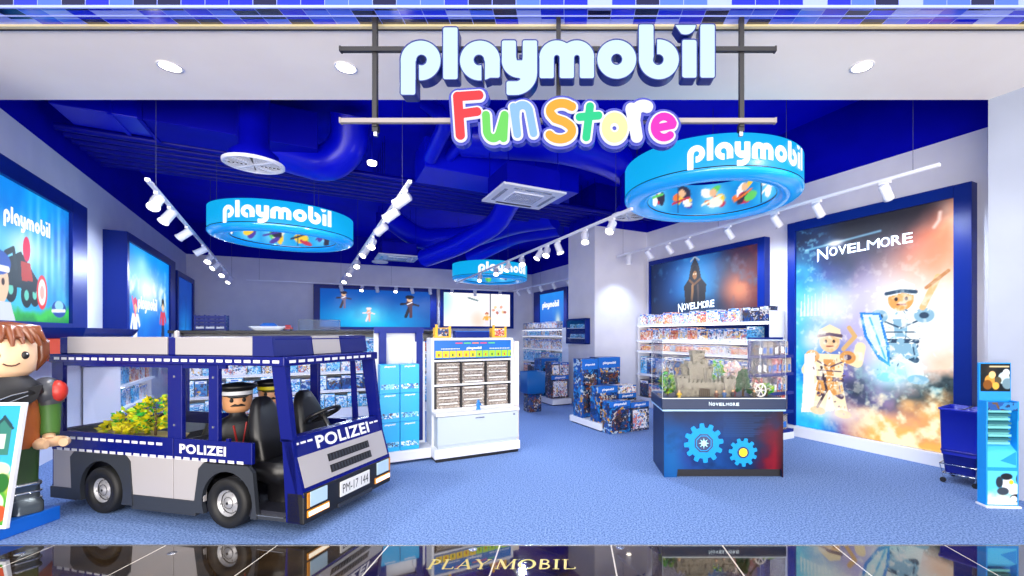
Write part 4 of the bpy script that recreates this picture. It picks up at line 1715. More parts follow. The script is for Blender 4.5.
p = far_c - RWD * .48
lightbox('small blue backlit poster with word mark on the far right wall', p, RWA, 2.6, 1.7, 3.1, .14, (.5, .22, .12, .1), art_sky, 60, pm_logo(1.35, .86, 1.3))

# ================================================================== SHELVING AND STOCK
M['shelf_light'] = mat('shelf_light', 'ffffff', 0.4, emit=2.2, emit_color='fff8f0')


def product(w, d, h, m, kind=0):
    mb = MB()
    mb.box(-w / 2, w / 2, 0, d, 0, h, 0)
    if kind == 1:            # header strip with a window
        mb.box(-w * .46, w * .46, -.0015, 0, h * .80, h * .95, 1)
        mb.box(-w * .2, w * .25, -.003, -.0015, h * .83, h * .9, 2)
    if kind == 2:            # figure pack: white card with pictured item
        mb.box(-w * .3, w * .3, -.0015, 0, h * .12, h * .55, 1)
    return mb


M['strip_blue'] = mat('strip_blue', '1a6ac8', 0.4)
M['strip_white'] = mat('strip_white', 'f4f6fa', 0.4)


def stock(o, rz, x0, x1, y, z, widths, hs, d, mats, lab, grp, cat='box', gap=.012, kind=1, name='product_box', jitter=True):
    """a row of boxes; lab has {} for the ordinal"""
    rnd = random.Random(int(x0 * 100 + z * 1000 + o[0] * 77))
    ca, sa = math.cos(rz), math.sin(rz)
    x, i = x0, 0
    while True:
        w = rnd.choice(widths)
        if x + w > x1:
            break
        h = rnd.choice(hs)
        mb = product(w - gap, d, h, None, kind)
        m_ = rnd.choice(mats)
        ob = mb.build(name, [m_, 'strip_white' if m_ in ('carton_blue', 'carton_dark', 'carton_sky') else 'strip_blue', 'strip_blue' if m_ in ('carton_blue', 'carton_dark', 'carton_sky') else 'strip_white'])
        cx = x + w / 2
        yy = y + (rnd.uniform(0, .03) if jitter else 0)
        place(ob, (o[0] + cx * ca - yy * sa, o[1] + cx * sa + yy * ca, z), rz)
        tag(ob, lab.format(nth(i)), cat, grp)
        x += w
        i += 1


def shelf_unit(name, label, o, rz, Ln, D, levels, top, back='white_board', cat='shelf', body='white_metal', light=True, plinth=.12, ends=True, topboard=None, ext_back=None):
    t = thing(name, label, cat, (o[0], o[1], 0), rz)
    mb = MB()
    mb.box(0, Ln, D - .03, D, 0, ext_back or top)
    mb.build('back_panel', back, t)
    mb = MB()
    mb.box(0, Ln, 0, D - .03, 0, plinth, 0, .004)
    mb.build('plinth', body, t)
    for k, z in enumerate(levels):
        mb = MB()
        mb.box(0.0, Ln, .0, D - .03, z - .03, z, 0, .003)
        mb.box(0.0, Ln, -.006, .0, z - .04, z + .004, 0)
        s = mb.build('shelf_board', body, t)
        if light and k:
            mb = MB()
            mb.box(.02, Ln - .02, .03, .05, z - .045, z - .031)
            mb.build('shelf_lamp', 'shelf_light', s)
    if ends:
        for x in (-.02, Ln):
            mb = MB()
            mb.box(x, x + .02, .04, D, 0, top)
            mb.build('side_panel', body, t)
    if topboard:
        mb = MB()
        mb.box(-.05, Ln + .05, -.06, D + .02, top, top + .05, 0, .006)
        mb.build('top_board', topboard, t)
    return t


# the long shelf on the right wall, under the hooded figure
S0 = (1.44, 9.90)
shelf_unit('wall_shelf', 'long white wall shelf packed with boxes beneath the hooded figure poster', S0, RWA, 3.3, .38, [.20, .70, 1.20, 1.42, 1.75], 1.92, 'frame_blue', plinth=.2)
nm = 'tier under the hooded figure poster'
stock(S0, RWA, .02, 2.75, .06, 1.752, [.2, .24, .28], [.2, .23], .22, ['carton_white', 'carton_white', 'carton_warm'], 'pale box, {} from the left on the top ' + nm, 'boxes on the top ' + nm)
stock(S0, RWA, 2.76, 3.28, .06, 1.752, [.17], [.22, .24], .22, ['carton_dark'], 'dark box at the near end of the top right wall tier, {} from the left', 'dark boxes on the top ' + nm)
stock(S0, RWA, .02, 3.28, .06, 1.422, [.18, .22, .26], [.22, .25], .22, ['carton_white', 'carton_white', 'carton_warm', 'carton_sky'], 'colourful box, {} from the left on the second ' + nm, 'boxes on the second ' + nm)
stock(S0, RWA, .02, 3.28, .06, 1.202, [.15, .17], [.12, .14], .22, ['carton_warm', 'carton_warm', 'carton_white'], 'small box, {} from the left on the third ' + nm, 'boxes on the third ' + nm)
stock(S0, RWA, .02, 3.28, .06, .702, [.24, .28], [.36, .4], .22, ['carton_sky', 'carton_blue', 'carton_white'], 'tall box, {} from the left on the fourth ' + nm, 'boxes on the fourth ' + nm)
stock(S0, RWA, .02, 3.28, .06, .202, [.3, .36], [.3, .36], .26, ['carton_dark', 'carton_warm', 'carton_blue'], 'large box, {} from the left on the lowest ' + nm, 'boxes on the lowest ' + nm)

# end rack of that shelf, facing the entrance
E0 = (2.655, 6.386)
shelf_unit('end_rack', 'slim end rack of dark packs beside the huge knight poster', E0, RZ, .75, .2, [.14, .42, .70, .98, 1.24], 1.5, 'frame_blue', body='frame_blue', light=False, plinth=.05, ends=False)
mb = MB()
mb.box(-.01, .76, -.012, .17, 0, .1, 0, .004)
mb.build('white_foot', 'white_board', [o for o in bpy.data.objects if o.name.startswith('end_rack')][0])
for k, z in enumerate((.142, .422, .702, .982, 1.242)):
    w = ['lowest', 'second lowest', 'middle', 'second highest', 'topmost'][k]
    stock(E0, RZ, .0, .75, .02, z, [.1, .12], [.2, .22], .1, ['carton_dark', 'carton_dark', 'carton_red', 'bag_dark'], 'narrow pack, {} from the left on the ' + w + ' tier of the end rack', w + ' tier of the end rack', kind=2)

# far shelf beyond the pier
F0p = far_c - Vector((.874, .4856, 0)) * .42
F0 = (F0p.x, F0p.y)
shelf_unit('wall_shelf', 'distant white wall shelf of boxes beyond the pier', F0, RWA, 3.2, .38, [.12, .58, 1.05, 1.5, 1.72], 1.75, 'white_board')
for k, (z, mats, hs) in enumerate(((.122, ['carton_dark', 'carton_warm'], [.34, .38]), (.582, ['carton_white', 'carton_sky'], [.34, .38]), (1.052, ['carton_white'], [.3, .34]), (1.502, ['carton_white', 'carton_sky'], [.17]), (1.752, ['carton_white'], [.2, .22]))):
    w = ['lowest', 'second lowest', 'middle', 'fourth', 'topmost'][k]
    stock(F0, RWA, .02, 3.18, .06, z, [.3, .36, .4], hs, .2, mats, 'box, {} from the left on the ' + w + ' level of the distant wall shelf', w + ' level of the distant shelf')

# glazed wall case on the side of the pier
p = pc1 + RWD * 1.06
t = thing('wall_case', 'dark blue shallow wall case with two shelf rows on the side of the pier', 'wall case', (p.x, p.y, 1.33), RWA)
mb = MB()
for b_ in ((0, .88, 0, .04), (0, .88, .52, .56), (0, .04, 0, .56), (.84, .88, 0, .56)):
    mb.box(b_[0], b_[1], -.12, -.001, b_[2], b_[3], 0, .004)
mb.box(0, .88, -.02, -.001, 0, .56)
mb.build('case_frame', 'frame_blue', t)
for z in (.12, .34):
    mb = MB()
    mb.box(.04, .84, -.1, -.02, z, z + .015)
    mb.box(.08, .8, -.05, -.03, z + .015, z + .1, 1)
    mb.build('case_shelf', ['white_metal', 'carton_sky'], t)
mb = MB()
mb.box(.04, .84, -.112, -.108, .04, .52)
mb.build('case_pane', 'glass', t)


# floor displays of big boxes
def bigbox(o, rz, x, y, z, w, d, h, m_, label, grp, lg=True):
    ca, sa = math.cos(rz), math.sin(rz)
    ob = thing('product_box', label, 'box', (o[0] + x * ca - y * sa, o[1] + x * sa + y * ca, z), rz, grp)
    mb = MB()
    mb.box(0, w, 0, d, 0, h, 0, .004)
    mb.build('carton', m_, ob)
    mb = MB()
    mb.box(0, w, -.001, 0, h * .82, h, 0)
    if lg:
        logo(mb, w * .6, lambda a, b2: (w * .5 + a, -.002, h * .9 + b2), 1)
    mb.build('printed_header', ['strip_blue', 'strip_white'], ob)
    mb = MB()
    mb.box(w * .1, w * .9, -.001, 0, h * .08, h * .74, 0)
    mb.build('printed_picture', 'carton_dark' if m_ == 'carton_blue' else 'carton_white', ob)
    return ob


D0 = (.46, 7.16)
t = thing('display_plinth', 'low white floor plinth carrying big boxes in front of the pier', 'plinth', (D0[0], D0[1], 0), RZ)
mb = MB()
mb.box(0, .84, 0, 1.0, .02, .12, 0, .004)
mb.build('platform', 'white_board', t)
mb = MB()
mb.box(.03, .81, .03, .97, 0, .02)
mb.build('base', 'black_paint', t)
g = 'big boxes on the floor plinth by the pier'
bigbox(D0, RZ, .03, -.22, .001, .40, .2, .50, 'carton_blue', 'blue box standing on the carpet before the floor plinth, left one', g)
bigbox(D0, RZ, .44, -.22, .001, .36, .2, .46, 'carton_dark', 'dark box standing on the carpet before the floor plinth, right one', g)
bigbox(D0, RZ, .04, .12, .122, .38, .24, .58, 'carton_blue', 'blue box in the middle row of the floor plinth, left one', g)
bigbox(D0, RZ, .44, .12, .122, .36, .24, .44, 'carton_dark', 'dark box in the middle row of the floor plinth, right one', g)
bigbox(D0, RZ, .44, .12, .564, .36, .24, .13, 'carton_white', 'flat white box lying on the right box of the plinth middle row', g)
bigbox(D0, RZ, .02, .60, .122, .32, .3, 1.0, 'carton_blue', 'tall blue box at the back of the floor plinth, left one', g)
bigbox(D0, RZ, .35, .60, .122, .46, .3, 1.02, 'carton_blue', 'tall wide blue box at the back of the floor plinth, right one', g)
D1 = (-.40, 9.85)
t = thing('display_plinth', 'low white floor plinth farther back, left of the pier', 'plinth', (D1[0], D1[1], 0), RZ)
mb = MB()
mb.box(-.05, .42, -.1, 1.1, .02, .14, 0, .004)
mb.build('platform', 'white_board', t)
mb = MB()
mb.box(-.02, .39, -.07, 1.07, 0, .02)
mb.build('base', 'black_paint', t)
g = 'big boxes on the farther plinth'
bigbox(D1, RZ, -.03, .0, .142, .43, .3, .50, 'carton_dark', 'dark box low at the front of the farther plinth', g)
bigbox(D1, RZ, -.03, .0, .644, .21, .3, .30, 'carton_dark', 'small dark box stacked at the front left of the farther plinth', g)
bigbox(D1, RZ, .19, .0, .644, .21, .3, .28, 'carton_white', 'small pale box stacked at the front right of the farther plinth', g)
bigbox(D1, RZ, -.03, .5, .142, .43, .4, .85, 'carton_blue', 'blue box at the back of the farther plinth', g)

# blue bin at the far left of the aisle
c = Gd(532.5, 411)
t = thing('dump_bin', 'blue square bin on a dark printed base, right of the white drawer cabinet', 'bin', (c.x, c.y, 0), RZ)
mb = MB()
mb.loft([rrect_ring(0, 0, z, a, a, .02) for z, a in ((0, .13), (.02, .14), (.36, .14), (.36, .13))])
mb.build('printed_base', 'carton_dark', t)
mb = MB()
mb.loft([rrect_ring(0, 0, z, a, a, .02) for z, a in ((.36, .15), (.38, .19), (.80, .2), (.80, .185), (.5, .17))])
mb.build('bin_tray', mat('bin_blue', '0a5aa0', .4), t)

# the long gondola behind the police van
G0 = (-6.35, 7.22)
shelf_unit('gondola_shelf', 'long double sided shelf of toys with dark top behind the police van', G0, RZ, 4.1, .7, [.18, .52, .86, 1.2], 1.56, 'white_board', topboard='black_paint', plinth=.18)
for k, (z, mats) in enumerate(((.182, ['carton_sky', 'carton_white']), (.522, ['carton_sky', 'carton_blue']), (.862, ['carton_white', 'carton_sky']), (1.202, ['carton_red', 'carton_white', 'carton_sky']))):
    w = ['lowest', 'second lowest', 'second highest', 'top'][k]
    stock(G0, RZ, .02, 4.08, .04, z, [.17, .2, .24], [.22, .26, .28], .2, mats, 'toy box, {} from the left on the ' + w + ' row behind the van', w + ' row of the shelf behind the van')
# things standing on its dark top
def on_gond(x, y):
    return (G0[0] + x * .874 - y * .4856, G0[1] + x * .4856 + y * .874, 1.611)


t = thing('crate', 'dark blue slatted crate on the shelf behind the van, left end', 'crate', on_gond(.45, .3), RZ)
mb = MB()
mb.box(-.2, .2, -.14, .14, 0, .02)
for k in range(4):
    for s in (-1, 1):
        mb.box(-.2, .2, s * .14 - .008, s * .14 + .008, .02 + k * .06, .065 + k * .06)
        mb.box(s * .2 - .008, s * .2 + .008, -.14, .14, .02 + k * .06, .065 + k * .06)
for a in (-.2, -.07, .07, .2):
    for s in (-1, 1):
        mb.box(a - .012, a + .012, s * .15 - .008, s * .15 + .008, 0, .26)
mb.build('slatted_body', 'frame_blue', t)
mb = MB()
mb.box(-.19, .19, -.157, -.152, .03, .06)
mb.build('white_label_strip', 'white_board', t)
t = thing('showcase', 'clear acrylic showcase on the shelf behind the van', 'showcase', on_gond(2.05, .3), RZ)
mb = MB()
for b_ in ((-.34, .34, -.16, -.155, 0, .2), (-.34, .34, .155, .16, 0, .2), (-.34, -.335, -.155, .155, 0, .2), (.335, .34, -.155, .155, 0, .2), (-.34, .34, -.16, .16, .2, .205)):
    mb.box(*b_)
mb.build('acrylic_cover', 'glass_tint', t)
mb = MB()
mb.box(-.36, .36, -.18, .18, -.0, .006)
mb.build('base_board', 'black_paint', t)
t = thing('toy_boat', 'small white and blue toy boat on the shelf behind the van', 'toy', on_gond(1.25, .1), RZ)
mb = MB()
mb.loft([rrect_ring(0, 0, z, a, b_, b_ * .9) for z, a, b_ in ((0, .2, .05), (.03, .24, .07), (.07, .28, .085), (.075, .26, .07))])
mb.build('hull', 'strip_white', t)
mb = MB()
mb.loft([rrect_ring(.02, 0, z, a, b_, .03) for z, a, b_ in ((.07, .14, .06), (.1, .12, .055), (.13, .08, .04))])
mb.build('cabin', 'strip_blue', t)
t = thing('toy_car', 'tiny red and white toy car beside the clear showcase behind the van', 'toy', on_gond(1.55, .15), RZ)
mb = MB()
mb.box(-.08, .08, -.04, .04, .02, .06, 0, .01)
mb.box(-.04, .05, -.035, .035, .06, .1, 0, .012)
mb.build('car_body', mat('toy_red', 'c8303c', .3), t)
for s in (-1, 1):
    for a in (-.05, .05):
        mb = MB()
        mb.cyl((a, s * .045, .02), (a, s * .03, .02), .02, n=12)
        mb.build('wheel', 'black_paint', t)

# blue boxes stacked on the end unit left of the drawer cabinet
CA = 0.52
Cc, Cs = math.cos(CA), math.sin(CA)
C0 = (-1.625, 5.45)


def cab(x, y):
    return (C0[0] + x * Cc - y * Cs, C0[1] + x * Cs + y * Cc)


t = thing('end_unit', 'white end unit with blue notched uprights left of the drawer cabinet', 'shelf', cab(-.62, .16) + (0,), CA)
mb = MB()
mb.box(0, .6, 0, .5, .03, .15, 0, .004)
mb.build('plinth', 'white_board', t)
mb = MB()
mb.box(.0, .6, .47, .5, .15, 1.6)
mb.box(.46, .6, .35, .47, .15, 1.45)
mb.build('back_panel', 'white_board', t)
for x in (.09, .53):
    mb = MB()
    mb.box(x - .035, x + .035, .44, .468, .15, 1.62)
    mb.box(x - .04, x + .04, .34, .348, .18, 1.58)
    for k in range(26):
        mb.box(x + .036, x + .046, .44, .468, .2 + k * .05, .225 + k * .05)
    mb.build('upright', 'frame_blue', t)
mb = MB()
mb.box(-.0, .6, .42, .47, 1.56, 1.64)
mb.build('top_rail', 'frame_blue', t)
M['sky_box'] = mat('sky_box', '1cb0f0', .35)
for r_ in range(3):
    for c_ in range(2):
        q = cab(-.60 + c_ * .225, .19)
        ob = thing('product_box', f"bright blue box, {['lower', 'middle', 'upper'][r_]} row and {['left', 'right'][c_]} of the stack beside the drawer cabinet", 'box', q + (.152 + r_ * .345,), CA, 'blue boxes stacked on the end unit')
        mb = MB()
        mb.box(0, .218, 0, .22, 0, .342, 0, .003)
        mb.build('carton', 'sky_box', ob)
        mb = MB()
        mb.box(.01, .208, -.001, 0, .05, .11, 0)
        mb.build('printed_picture', 'carton_sky', ob)
        mb = MB()
        logo(mb, .12, lambda a, b2: (.109 + a, -.0015, .318 + b2))
        mb.build('word_mark', 'strip_white', ob)

# ------------------------------------------------------------------ the white drawer cabinet
t = thing('drawer_cabinet', 'white cabinet with blue header, small pack compartments and a deep drawer', 'cabinet', C0 + (0,), CA)
Lc = 1.09
mb = MB()
mb.box(.0, .03, .22, .52, 0, 1.5, 0, .004)
mb.box(Lc - .03, Lc, .22, .52, 0, 1.5, 0, .004)
mb.box(.03, Lc - .03, .22, .52, 1.47, 1.5)
mb.box(.03, Lc - .03, .48, .52, .1, 1.47)
mb.box(Lc, Lc + .12, .30, .5, .04, 1.45, 1, .004)
mb.build('frame', ['white_board', 'cream_board'], t)
mb = MB()
mb.box(.03, Lc - .03, .23, .27, 1.235, 1.47)
hd = mb.build('header_board', mat('header_blue', '0a6ac0', .4), t)
mb = MB()
logo(mb, .2, lambda a, b2: (Lc / 2 + a, .2285, 1.365 + b2))
for k in range(12):
    x = .12 + k * .02
    mb.box(x, x + .014, .2285, .229, 1.355, 1.366)
    mb.box(1.02 - k * .024, 1.036 - k * .024, .2285, .229, 1.355, 1.366)
mb.build('printed_line', 'strip_white', hd)
mb = MB()
for k in range(5):
    mb.box(.3 + k * .11, .39 + k * .11, .2285, .229, 1.425, 1.44, k % 3)
mb.build('coloured_line', [mat('pr_red', 'e04060', .4), mat('pr_green', '60d060', .4), mat('pr_orange', 'f08040', .4)], hd)
mb = MB()
for k in range(12):
    x = .05 + k * .0875
    mb.box(x, x + .08, .228, .229, 1.25, 1.335, 0 if k < 6 else 1)
    mb.box(x + .03, x + .05, .227, .228, 1.265, 1.3, 2 + k % 3)
mb.build('colour_code_strip', [mat('pr_yellow', 'f4d020', .4), mat('pr_lime', 'a8d830', .4), mat('pr_b', '805020', .4), mat('pr_c', 'd06030', .4), mat('pr_d', '307040', .4)], hd)
for z in (1.21, .90, .59):
    mb = MB()
    mb.box(.03, Lc - .03, .22, .48, z - .012, z + .012, 0, .003)
    mb.build('shelf_board', 'white_board', t)
for zb in (.602, .912):
    for k in range(4):
        x = .05 + k * (Lc - .1) / 3
        mb = MB()
        mb.box(x - .012, x + .012, .24, .48, zb, zb + .286)
        mb.build('divider', 'black_paint', t)
for zb, rn in ((.602, 'lower'), (.912, 'upper')):
    for k in range(3):
        for j in range(7):
            x0 = .05 + k * (Lc - .1) / 3 + .016
            x1 = .05 + (k + 1) * (Lc - .1) / 3 - .016
            mb = MB()
            mb.box(0, x1 - x0, 0, .2, 0, .035, 0, .006)
            mb.box(.03, x1 - x0 - .03, -.002, 0, .011, .024, 1)
            q = cab(x0, .25 + .004 * (j % 3))
            ob = mb.build('figure_pack', ['bag_dark', 'strip_white' if (j + k) % 2 else 'bag_dark'])
            place(ob, q + (zb + .002 + j * .0385,), CA)
            tag(ob, f"flat toy pack, {nth(j)} from bottom in the {['left', 'middle', 'right'][k]} compartment of the {rn} cabinet row", 'toy pack', 'flat packs in the cabinet compartments')
mb = MB()
mb.box(.0, Lc, .0, .24, .545, .58, 0, .006)
mb.build('worktop', 'white_board', t)
mb = MB()
mb.box(.03, Lc - .03, .03, .5, .15, .545)
mb.build('lower_body', 'board_grey', t)
mb = MB()
mb.box(.02, Lc - .02, .004, .03, .19, .535, 0, .005)
dr = mb.build('drawer', 'board_grey', t)
mb = MB()
mb.box(Lc / 2 - .06, Lc / 2 + .06, -.008, .004, .49, .505, 0, .002)
mb.build('drawer_handle', 'steel', dr)
mb = MB()
mb.cyl((Lc - .08, .004, .5), (Lc - .08, -.004, .5), .012, n=14)
mb.build('lock', 'steel', dr)
mb = MB()
mb.box(-.02, Lc + .0, -.02, .5, .04, .15, 0, .006)
mb.build('plinth', 'white_board', t)
mb = MB()
mb.box(.0, Lc - .02, .0, .48, 0, .04)
mb.build('toe_kick', 'black_paint', t)
t = thing('toy_figure', 'tiny blue toy figure standing on the worktop of the drawer cabinet', 'toy', cab(.56, .1) + (.581,), CA + .4)
mb = MB()
mb.loft([rrect_ring(0, 0, z, a, b_, b_ * .6) for z, a, b_ in ((0, .028, .018), (.02, .024, .016), (.05, .02, .014), (.052, .026, .015), (.085, .024, .013), (.09, .01, .008))])
mb.ball((0, 0, .105), .02)
mb.cyl((-.028, 0, .08), (-.038, -.01, .05), .007, n=8)
mb.cyl((.028, 0, .08), (.038, -.01, .05), .007, n=8)
mb.build('figure_body', mat('toy_blue', '2a80d0', .35), t)
# things on top of the cabinet
M['yellow_card'] = mat('yellow_card', 'e8b028', .45)
for x, w, lb, mm in ((.06, .2, 'yellow framed picture box on top of the drawer cabinet, left end', 'carton_dark'), (.82, .2, 'yellow framed picture box on top of the drawer cabinet, right end', 'carton_warm')):
    ob = thing('picture_box', lb, 'box', cab(x, .3) + (1.501,), CA, 'yellow boxes on the cabinet')
    mb = MB()
    mb.box(0, w, 0, .12, 0, .13, 0, .004)
    mb.box(0, .03, -.01, .0, 0, .17)
    mb.box(w - .03, w, -.01, .0, 0, .15)
    mb.build('carton', 'yellow_card', ob)
    mb = MB()
    mb.box(.03, w - .03, -.003, 0, .02, .12)
    mb.build('picture', mm, ob)
ob = thing('display_riser', 'dark blue low riser between the yellow boxes on the cabinet', 'riser', cab(.32, .3) + (1.501,), CA)
mb = MB()
mb.box(0, .46, 0, .14, 0, .09, 0, .008)
mb.build('riser_block', 'frame_blue', ob)
mb = MB()
mb.box(.0, .46, -.004, .0, .08, .088)
mb.build('edge_strip', 'strip_blue', ob)

# ================================================================== DISPLAY TABLE WITH THE CASTLE
T0 = (.985, 4.88)
t = thing('display_table', 'dark blue printed display table with glass cover holding a toy castle', 'display table', T0 + (0,), 0)
TW, TD = 1.33, .66
mb = MB()
mb.box(.02, TW - .02, .02, TD, .09, .72)
mb.box(.02, .16, .02, TD, 0, .09)
mb.box(TW - .03, TW - .02, .02, TD, 0, .09)
mb.box(.16, TW - .03, .06, TD - .02, 0, .09, 1)
mb.build('cabinet_body', [mat('table_blue', '08224e', .35, spec=.2), 'black_paint'], t)


def art_table(A):
    n1, n2 = A.fbm(2.2, 51), A.fbm(5, 52)
    A.fill('0c2a60')
    A.mix(np.clip((n1 - .35) * 2, 0, 1), '1450a8')
    A.mix(np.clip((.35 - A.u) * 3 + (n1 - .5) * 2, 0, 1), '1260b8')
    A.glow(A.W * .1, A.H * .3, .14, .25, '1c90e0', .7)
    A.glow(A.W * .22, A.H * .35, .16, .2, '38389a', .6)
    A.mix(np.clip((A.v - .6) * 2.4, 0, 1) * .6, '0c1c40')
    for k in range(14):
        A.cap([(A.W * .5, A.H * (.62 + k * .025)), (A.W * (.75 + .2 * ((k * 5) % 4) / 4), A.H * (.62 + k * .025))], .002, '2a60a8', .004)
    A.mix(np.clip((A.u - .70) * 6 + (n2 - .5) * 1.6 - np.clip((A.v - .55) * 3, 0, 2), 0, 1), '7a1030')
    A.mix(np.clip((A.u - .80) * 6 + (n2 - .5) * 2.4 - np.clip((A.v - .4) * 4, 0, 2), 0, 1), 'a81830')
    A.mix(np.clip((A.u - .93) * 12 + (n2 - .5), 0, 1), '2a0c20')
    A.mix(np.clip((n2 - .62) * 5, 0, 1) * .35, '0a1430')


A = Art(TW - .04, .72, 150, 80)
art_table(A)
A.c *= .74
ny, nx = A.x.shape
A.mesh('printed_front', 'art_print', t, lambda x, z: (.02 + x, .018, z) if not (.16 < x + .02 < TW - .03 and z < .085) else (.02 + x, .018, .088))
M['gear_cyan'] = mat('gear_cyan', '1490d4', .4, spec=.2)
M['gear_navy'] = mat('gear_navy', '0a2a5c', .4)
M['gear_yellow'] = mat('gear_yellow', 'f4d818', .4)
M['gear_pale'] = mat('gear_pale', 'a8ecf4', .4)


def gear(x, z, R, teeth, a0):
    pts = []
    for k in range(teeth):
        a = a0 + 2 * PI * k / teeth
        d = 2 * PI / teeth
        for r_, f in ((R * .78, -.32), (R * .98, -.22), (R, 0), (R * .98, .22), (R * .78, .32)):
            pts.append((x + r_ * math.cos(a + f * d), z + r_ * math.sin(a + f * d)))
    return pts


def ngon(x, z, r_, n, a0=0):
    return [(x + r_ * math.cos(a0 + 2 * PI * k / n), z + r_ * math.sin(a0 + 2 * PI * k / n)) for k in range(n)]


mb = MB()
mb.prism(gear(.447, .372, .215, 12, .1), .008, .017, 'y', 0)
gr = mb.build('printed_gear', 'gear_cyan', t)
gr['label'] = 'large cyan gear emblem with dark octagon centre'
mb = MB()
mb.prism(ngon(.447, .372, .105, 8, PI / 8), .005, .008, 'y', 0)
mb.prism(ngon(.447, .372, .09, 8, PI / 8), .004, .005, 'y', 1)
mb.prism(ngon(.447, .372, .08, 8, PI / 8), .003, .004, 'y', 0)
for k in range(8):
    a = k * PI / 4
    mb.prism([(.447 + .02 * math.cos(a - .5), .372 + .02 * math.sin(a - .5)), (.447 + .058 * math.cos(a), .372 + .058 * math.sin(a)), (.447 + .02 * math.cos(a + .5), .372 + .02 * math.sin(a + .5))], .001, .003, 'y', 2)
mb.prism(ngon(.447, .372, .03, 12), .0005, .003, 'y', 2)
mb.build('hub_emblem', ['gear_navy', 'gear_cyan', 'gear_pale'], gr)
mb = MB()
mb.prism(gear(.872, .272, .155, 11, .2), .008, .017, 'y', 0)
gr = mb.build('printed_gear', 'gear_cyan', t)
gr['label'] = 'small cyan gear emblem with yellow centre'
mb = MB()
mb.prism(ngon(.872, .272, .062, 24), .005, .008, 'y', 0)
mb.prism(ngon(.872, .272, .045, 24), .003, .005, 'y', 1)
mb.build('hub_disc', ['gear_navy', 'gear_yellow'], gr)
mb = MB()
mb.box(-.005, TW + .005, -.005, TD + .01, .735, .85, 0, .008)
mb.build('top_slab', mat('slab_blue', '0a2348', .3, spec=.25), t)
mb = MB()
mb.box(.0, TW, .0, TD, .718, .735)
mb.build('light_groove', mat('groove', '9ac4e8', .3), t)
mb = MB()
for i, ch in enumerate('NOVELMORE'):
    w = .33 / 9
    text(mb, ch, w * .82, .042 if i == 0 else .032, lambda a, b2, i=i: (.50 + i * w + a, -.007, .778 + b2), .03)
mb.build('title_lettering', mat('title_print', 'd8ecf8', .4), t)
M['acrylic_edge'] = mat('acrylic_edge', 'dcecf6', .2)
mb = MB()
GH = .63
z0 = .851
for b_ in ((.0, TW, .0, .006, z0, z0 + GH), (.0, TW, TD - .006, TD, z0, z0 + GH), (0, .006, .006, TD - .006, z0, z0 + GH), (TW - .006, TW, .006, TD - .006, z0, z0 + GH), (0, TW, 0, TD, z0 + GH, z0 + GH + .005)):
    mb.box(*b_)
gl = mb.build('glass_cover', 'glass', t)
mb = MB()
for x in (0, TW - .004):
    for y in (0, TD - .004):
        mb.box(x, x + .004, y, y + .004, z0, z0 + GH)
for y in (-.001, TD - .003):
    mb.box(0, TW, y, y + .003, z0 + GH, z0 + GH + .006)
    mb.box(0, TW, y, y + .004, z0, z0 + .008)
for x in (-.001, TW - .003):
    mb.box(x, x + .003, 0, TD, z0 + GH, z0 + GH + .006)
mb.build('polished_edge', 'acrylic_edge', gl)

# the toy castle and its surroundings, inside the glass
ZT = .851
M['castle_stone'] = mottled('castle_stone', '625e54', '8c8678', 30, .8)
M['castle_dark'] = mat('castle_dark', '3a342e', .7)
M['roof_brown'] = mat('roof_brown', '6a5a48', .6)
ct = thing('toy_castle', 'grey stone toy castle with battlements inside the glass display table', 'toy castle', (T0[0] + .50, T0[1] + .32, ZT), 0)


def battlement(mb, x0, x1, y, z, th=.025, mi=0, n=None):
    n = n or max(2, int((x1 - x0) / .045))
    st = (x1 - x0) / (2 * n - 1)
    for k in range(n):
        mb.box(x0 + 2 * k * st, x0 + (2 * k + 1) * st, y, y + th, z, z + .03, mi)


mb = MB()
mb.box(-.26, .28, -.16, -.12, 0, .16)
battlement(mb, -.26, .28, -.165, .16)
mb.box(-.06, .06, -.162, -.158, 0, .1, 1)
for k in range(5):
    mb.box(-.045 + k * .022, -.04 + k * .022, -.166, -.162, 0, .1, 2)
for x in (-.2, -.13, .13, .2):
    mb.box(x - .008, x + .008, -.163, -.16, .08, .12, 1)
mb.build('curtain_wall', ['castle_stone', 'castle_dark', 'roof_brown'], ct)


def tower(x, y, r_, h, name, square=True, roof=0):
    mb = MB()
    if square:
        mb.box(x - r_, x + r_, y - r_, y + r_, 0, h)
        mb.box(x - r_ * 1.18, x + r_ * 1.18, y - r_ * 1.18, y + r_ * 1.18, h - .045, h)
        for s in (-1, 1):
            battlement(mb, x - r_ * 1.18, x + r_ * 1.18, y + s * r_ * 1.05 - .012, h, .024, 0, 3)
            for k in range(3):
                yy = y - r_ * 1.1 + k * r_ * .9
                mb.box(x + s * r_ * 1.05 - .012, x + s * r_ * 1.05 + .012, yy, yy + r_ * .4, h, h + .03)
        mb.box(x - .014, x + .014, y - r_ - .003, y - r_ + .002, h * .45, h * .62, 1)
        mb.prism([(x - .014, h * .62), (x + .014, h * .62), (x, h * .67)], y - r_ - .003, y - r_ + .002, 'y', 1)
    else:
        mb.cyl((x, y, 0), (x, y, h), r_, r_ * .94, 14, smooth=False)
        mb.cyl((x, y, h - .04), (x, y, h), r_ * 1.18, n=14, smooth=False)
        for k in range(6):
            a = k * PI / 3
            mb.box(x + r_ * math.cos(a) - .012, x + r_ * math.cos(a) + .012, y + r_ * math.sin(a) - .012, y + r_ * math.sin(a) + .012, h, h + .03)
        mb.box(x - .01, x + .01, y - r_ - .003, y - r_ + .004, h * .5, h * .65, 1)
    if roof:
        mb.cyl((x, y, h + .01), (x, y, h + roof), r_ * .9, .002, 8, 2, smooth=False)
    return mb.build(name, ['castle_stone', 'castle_dark', 'roof_brown'], ct)


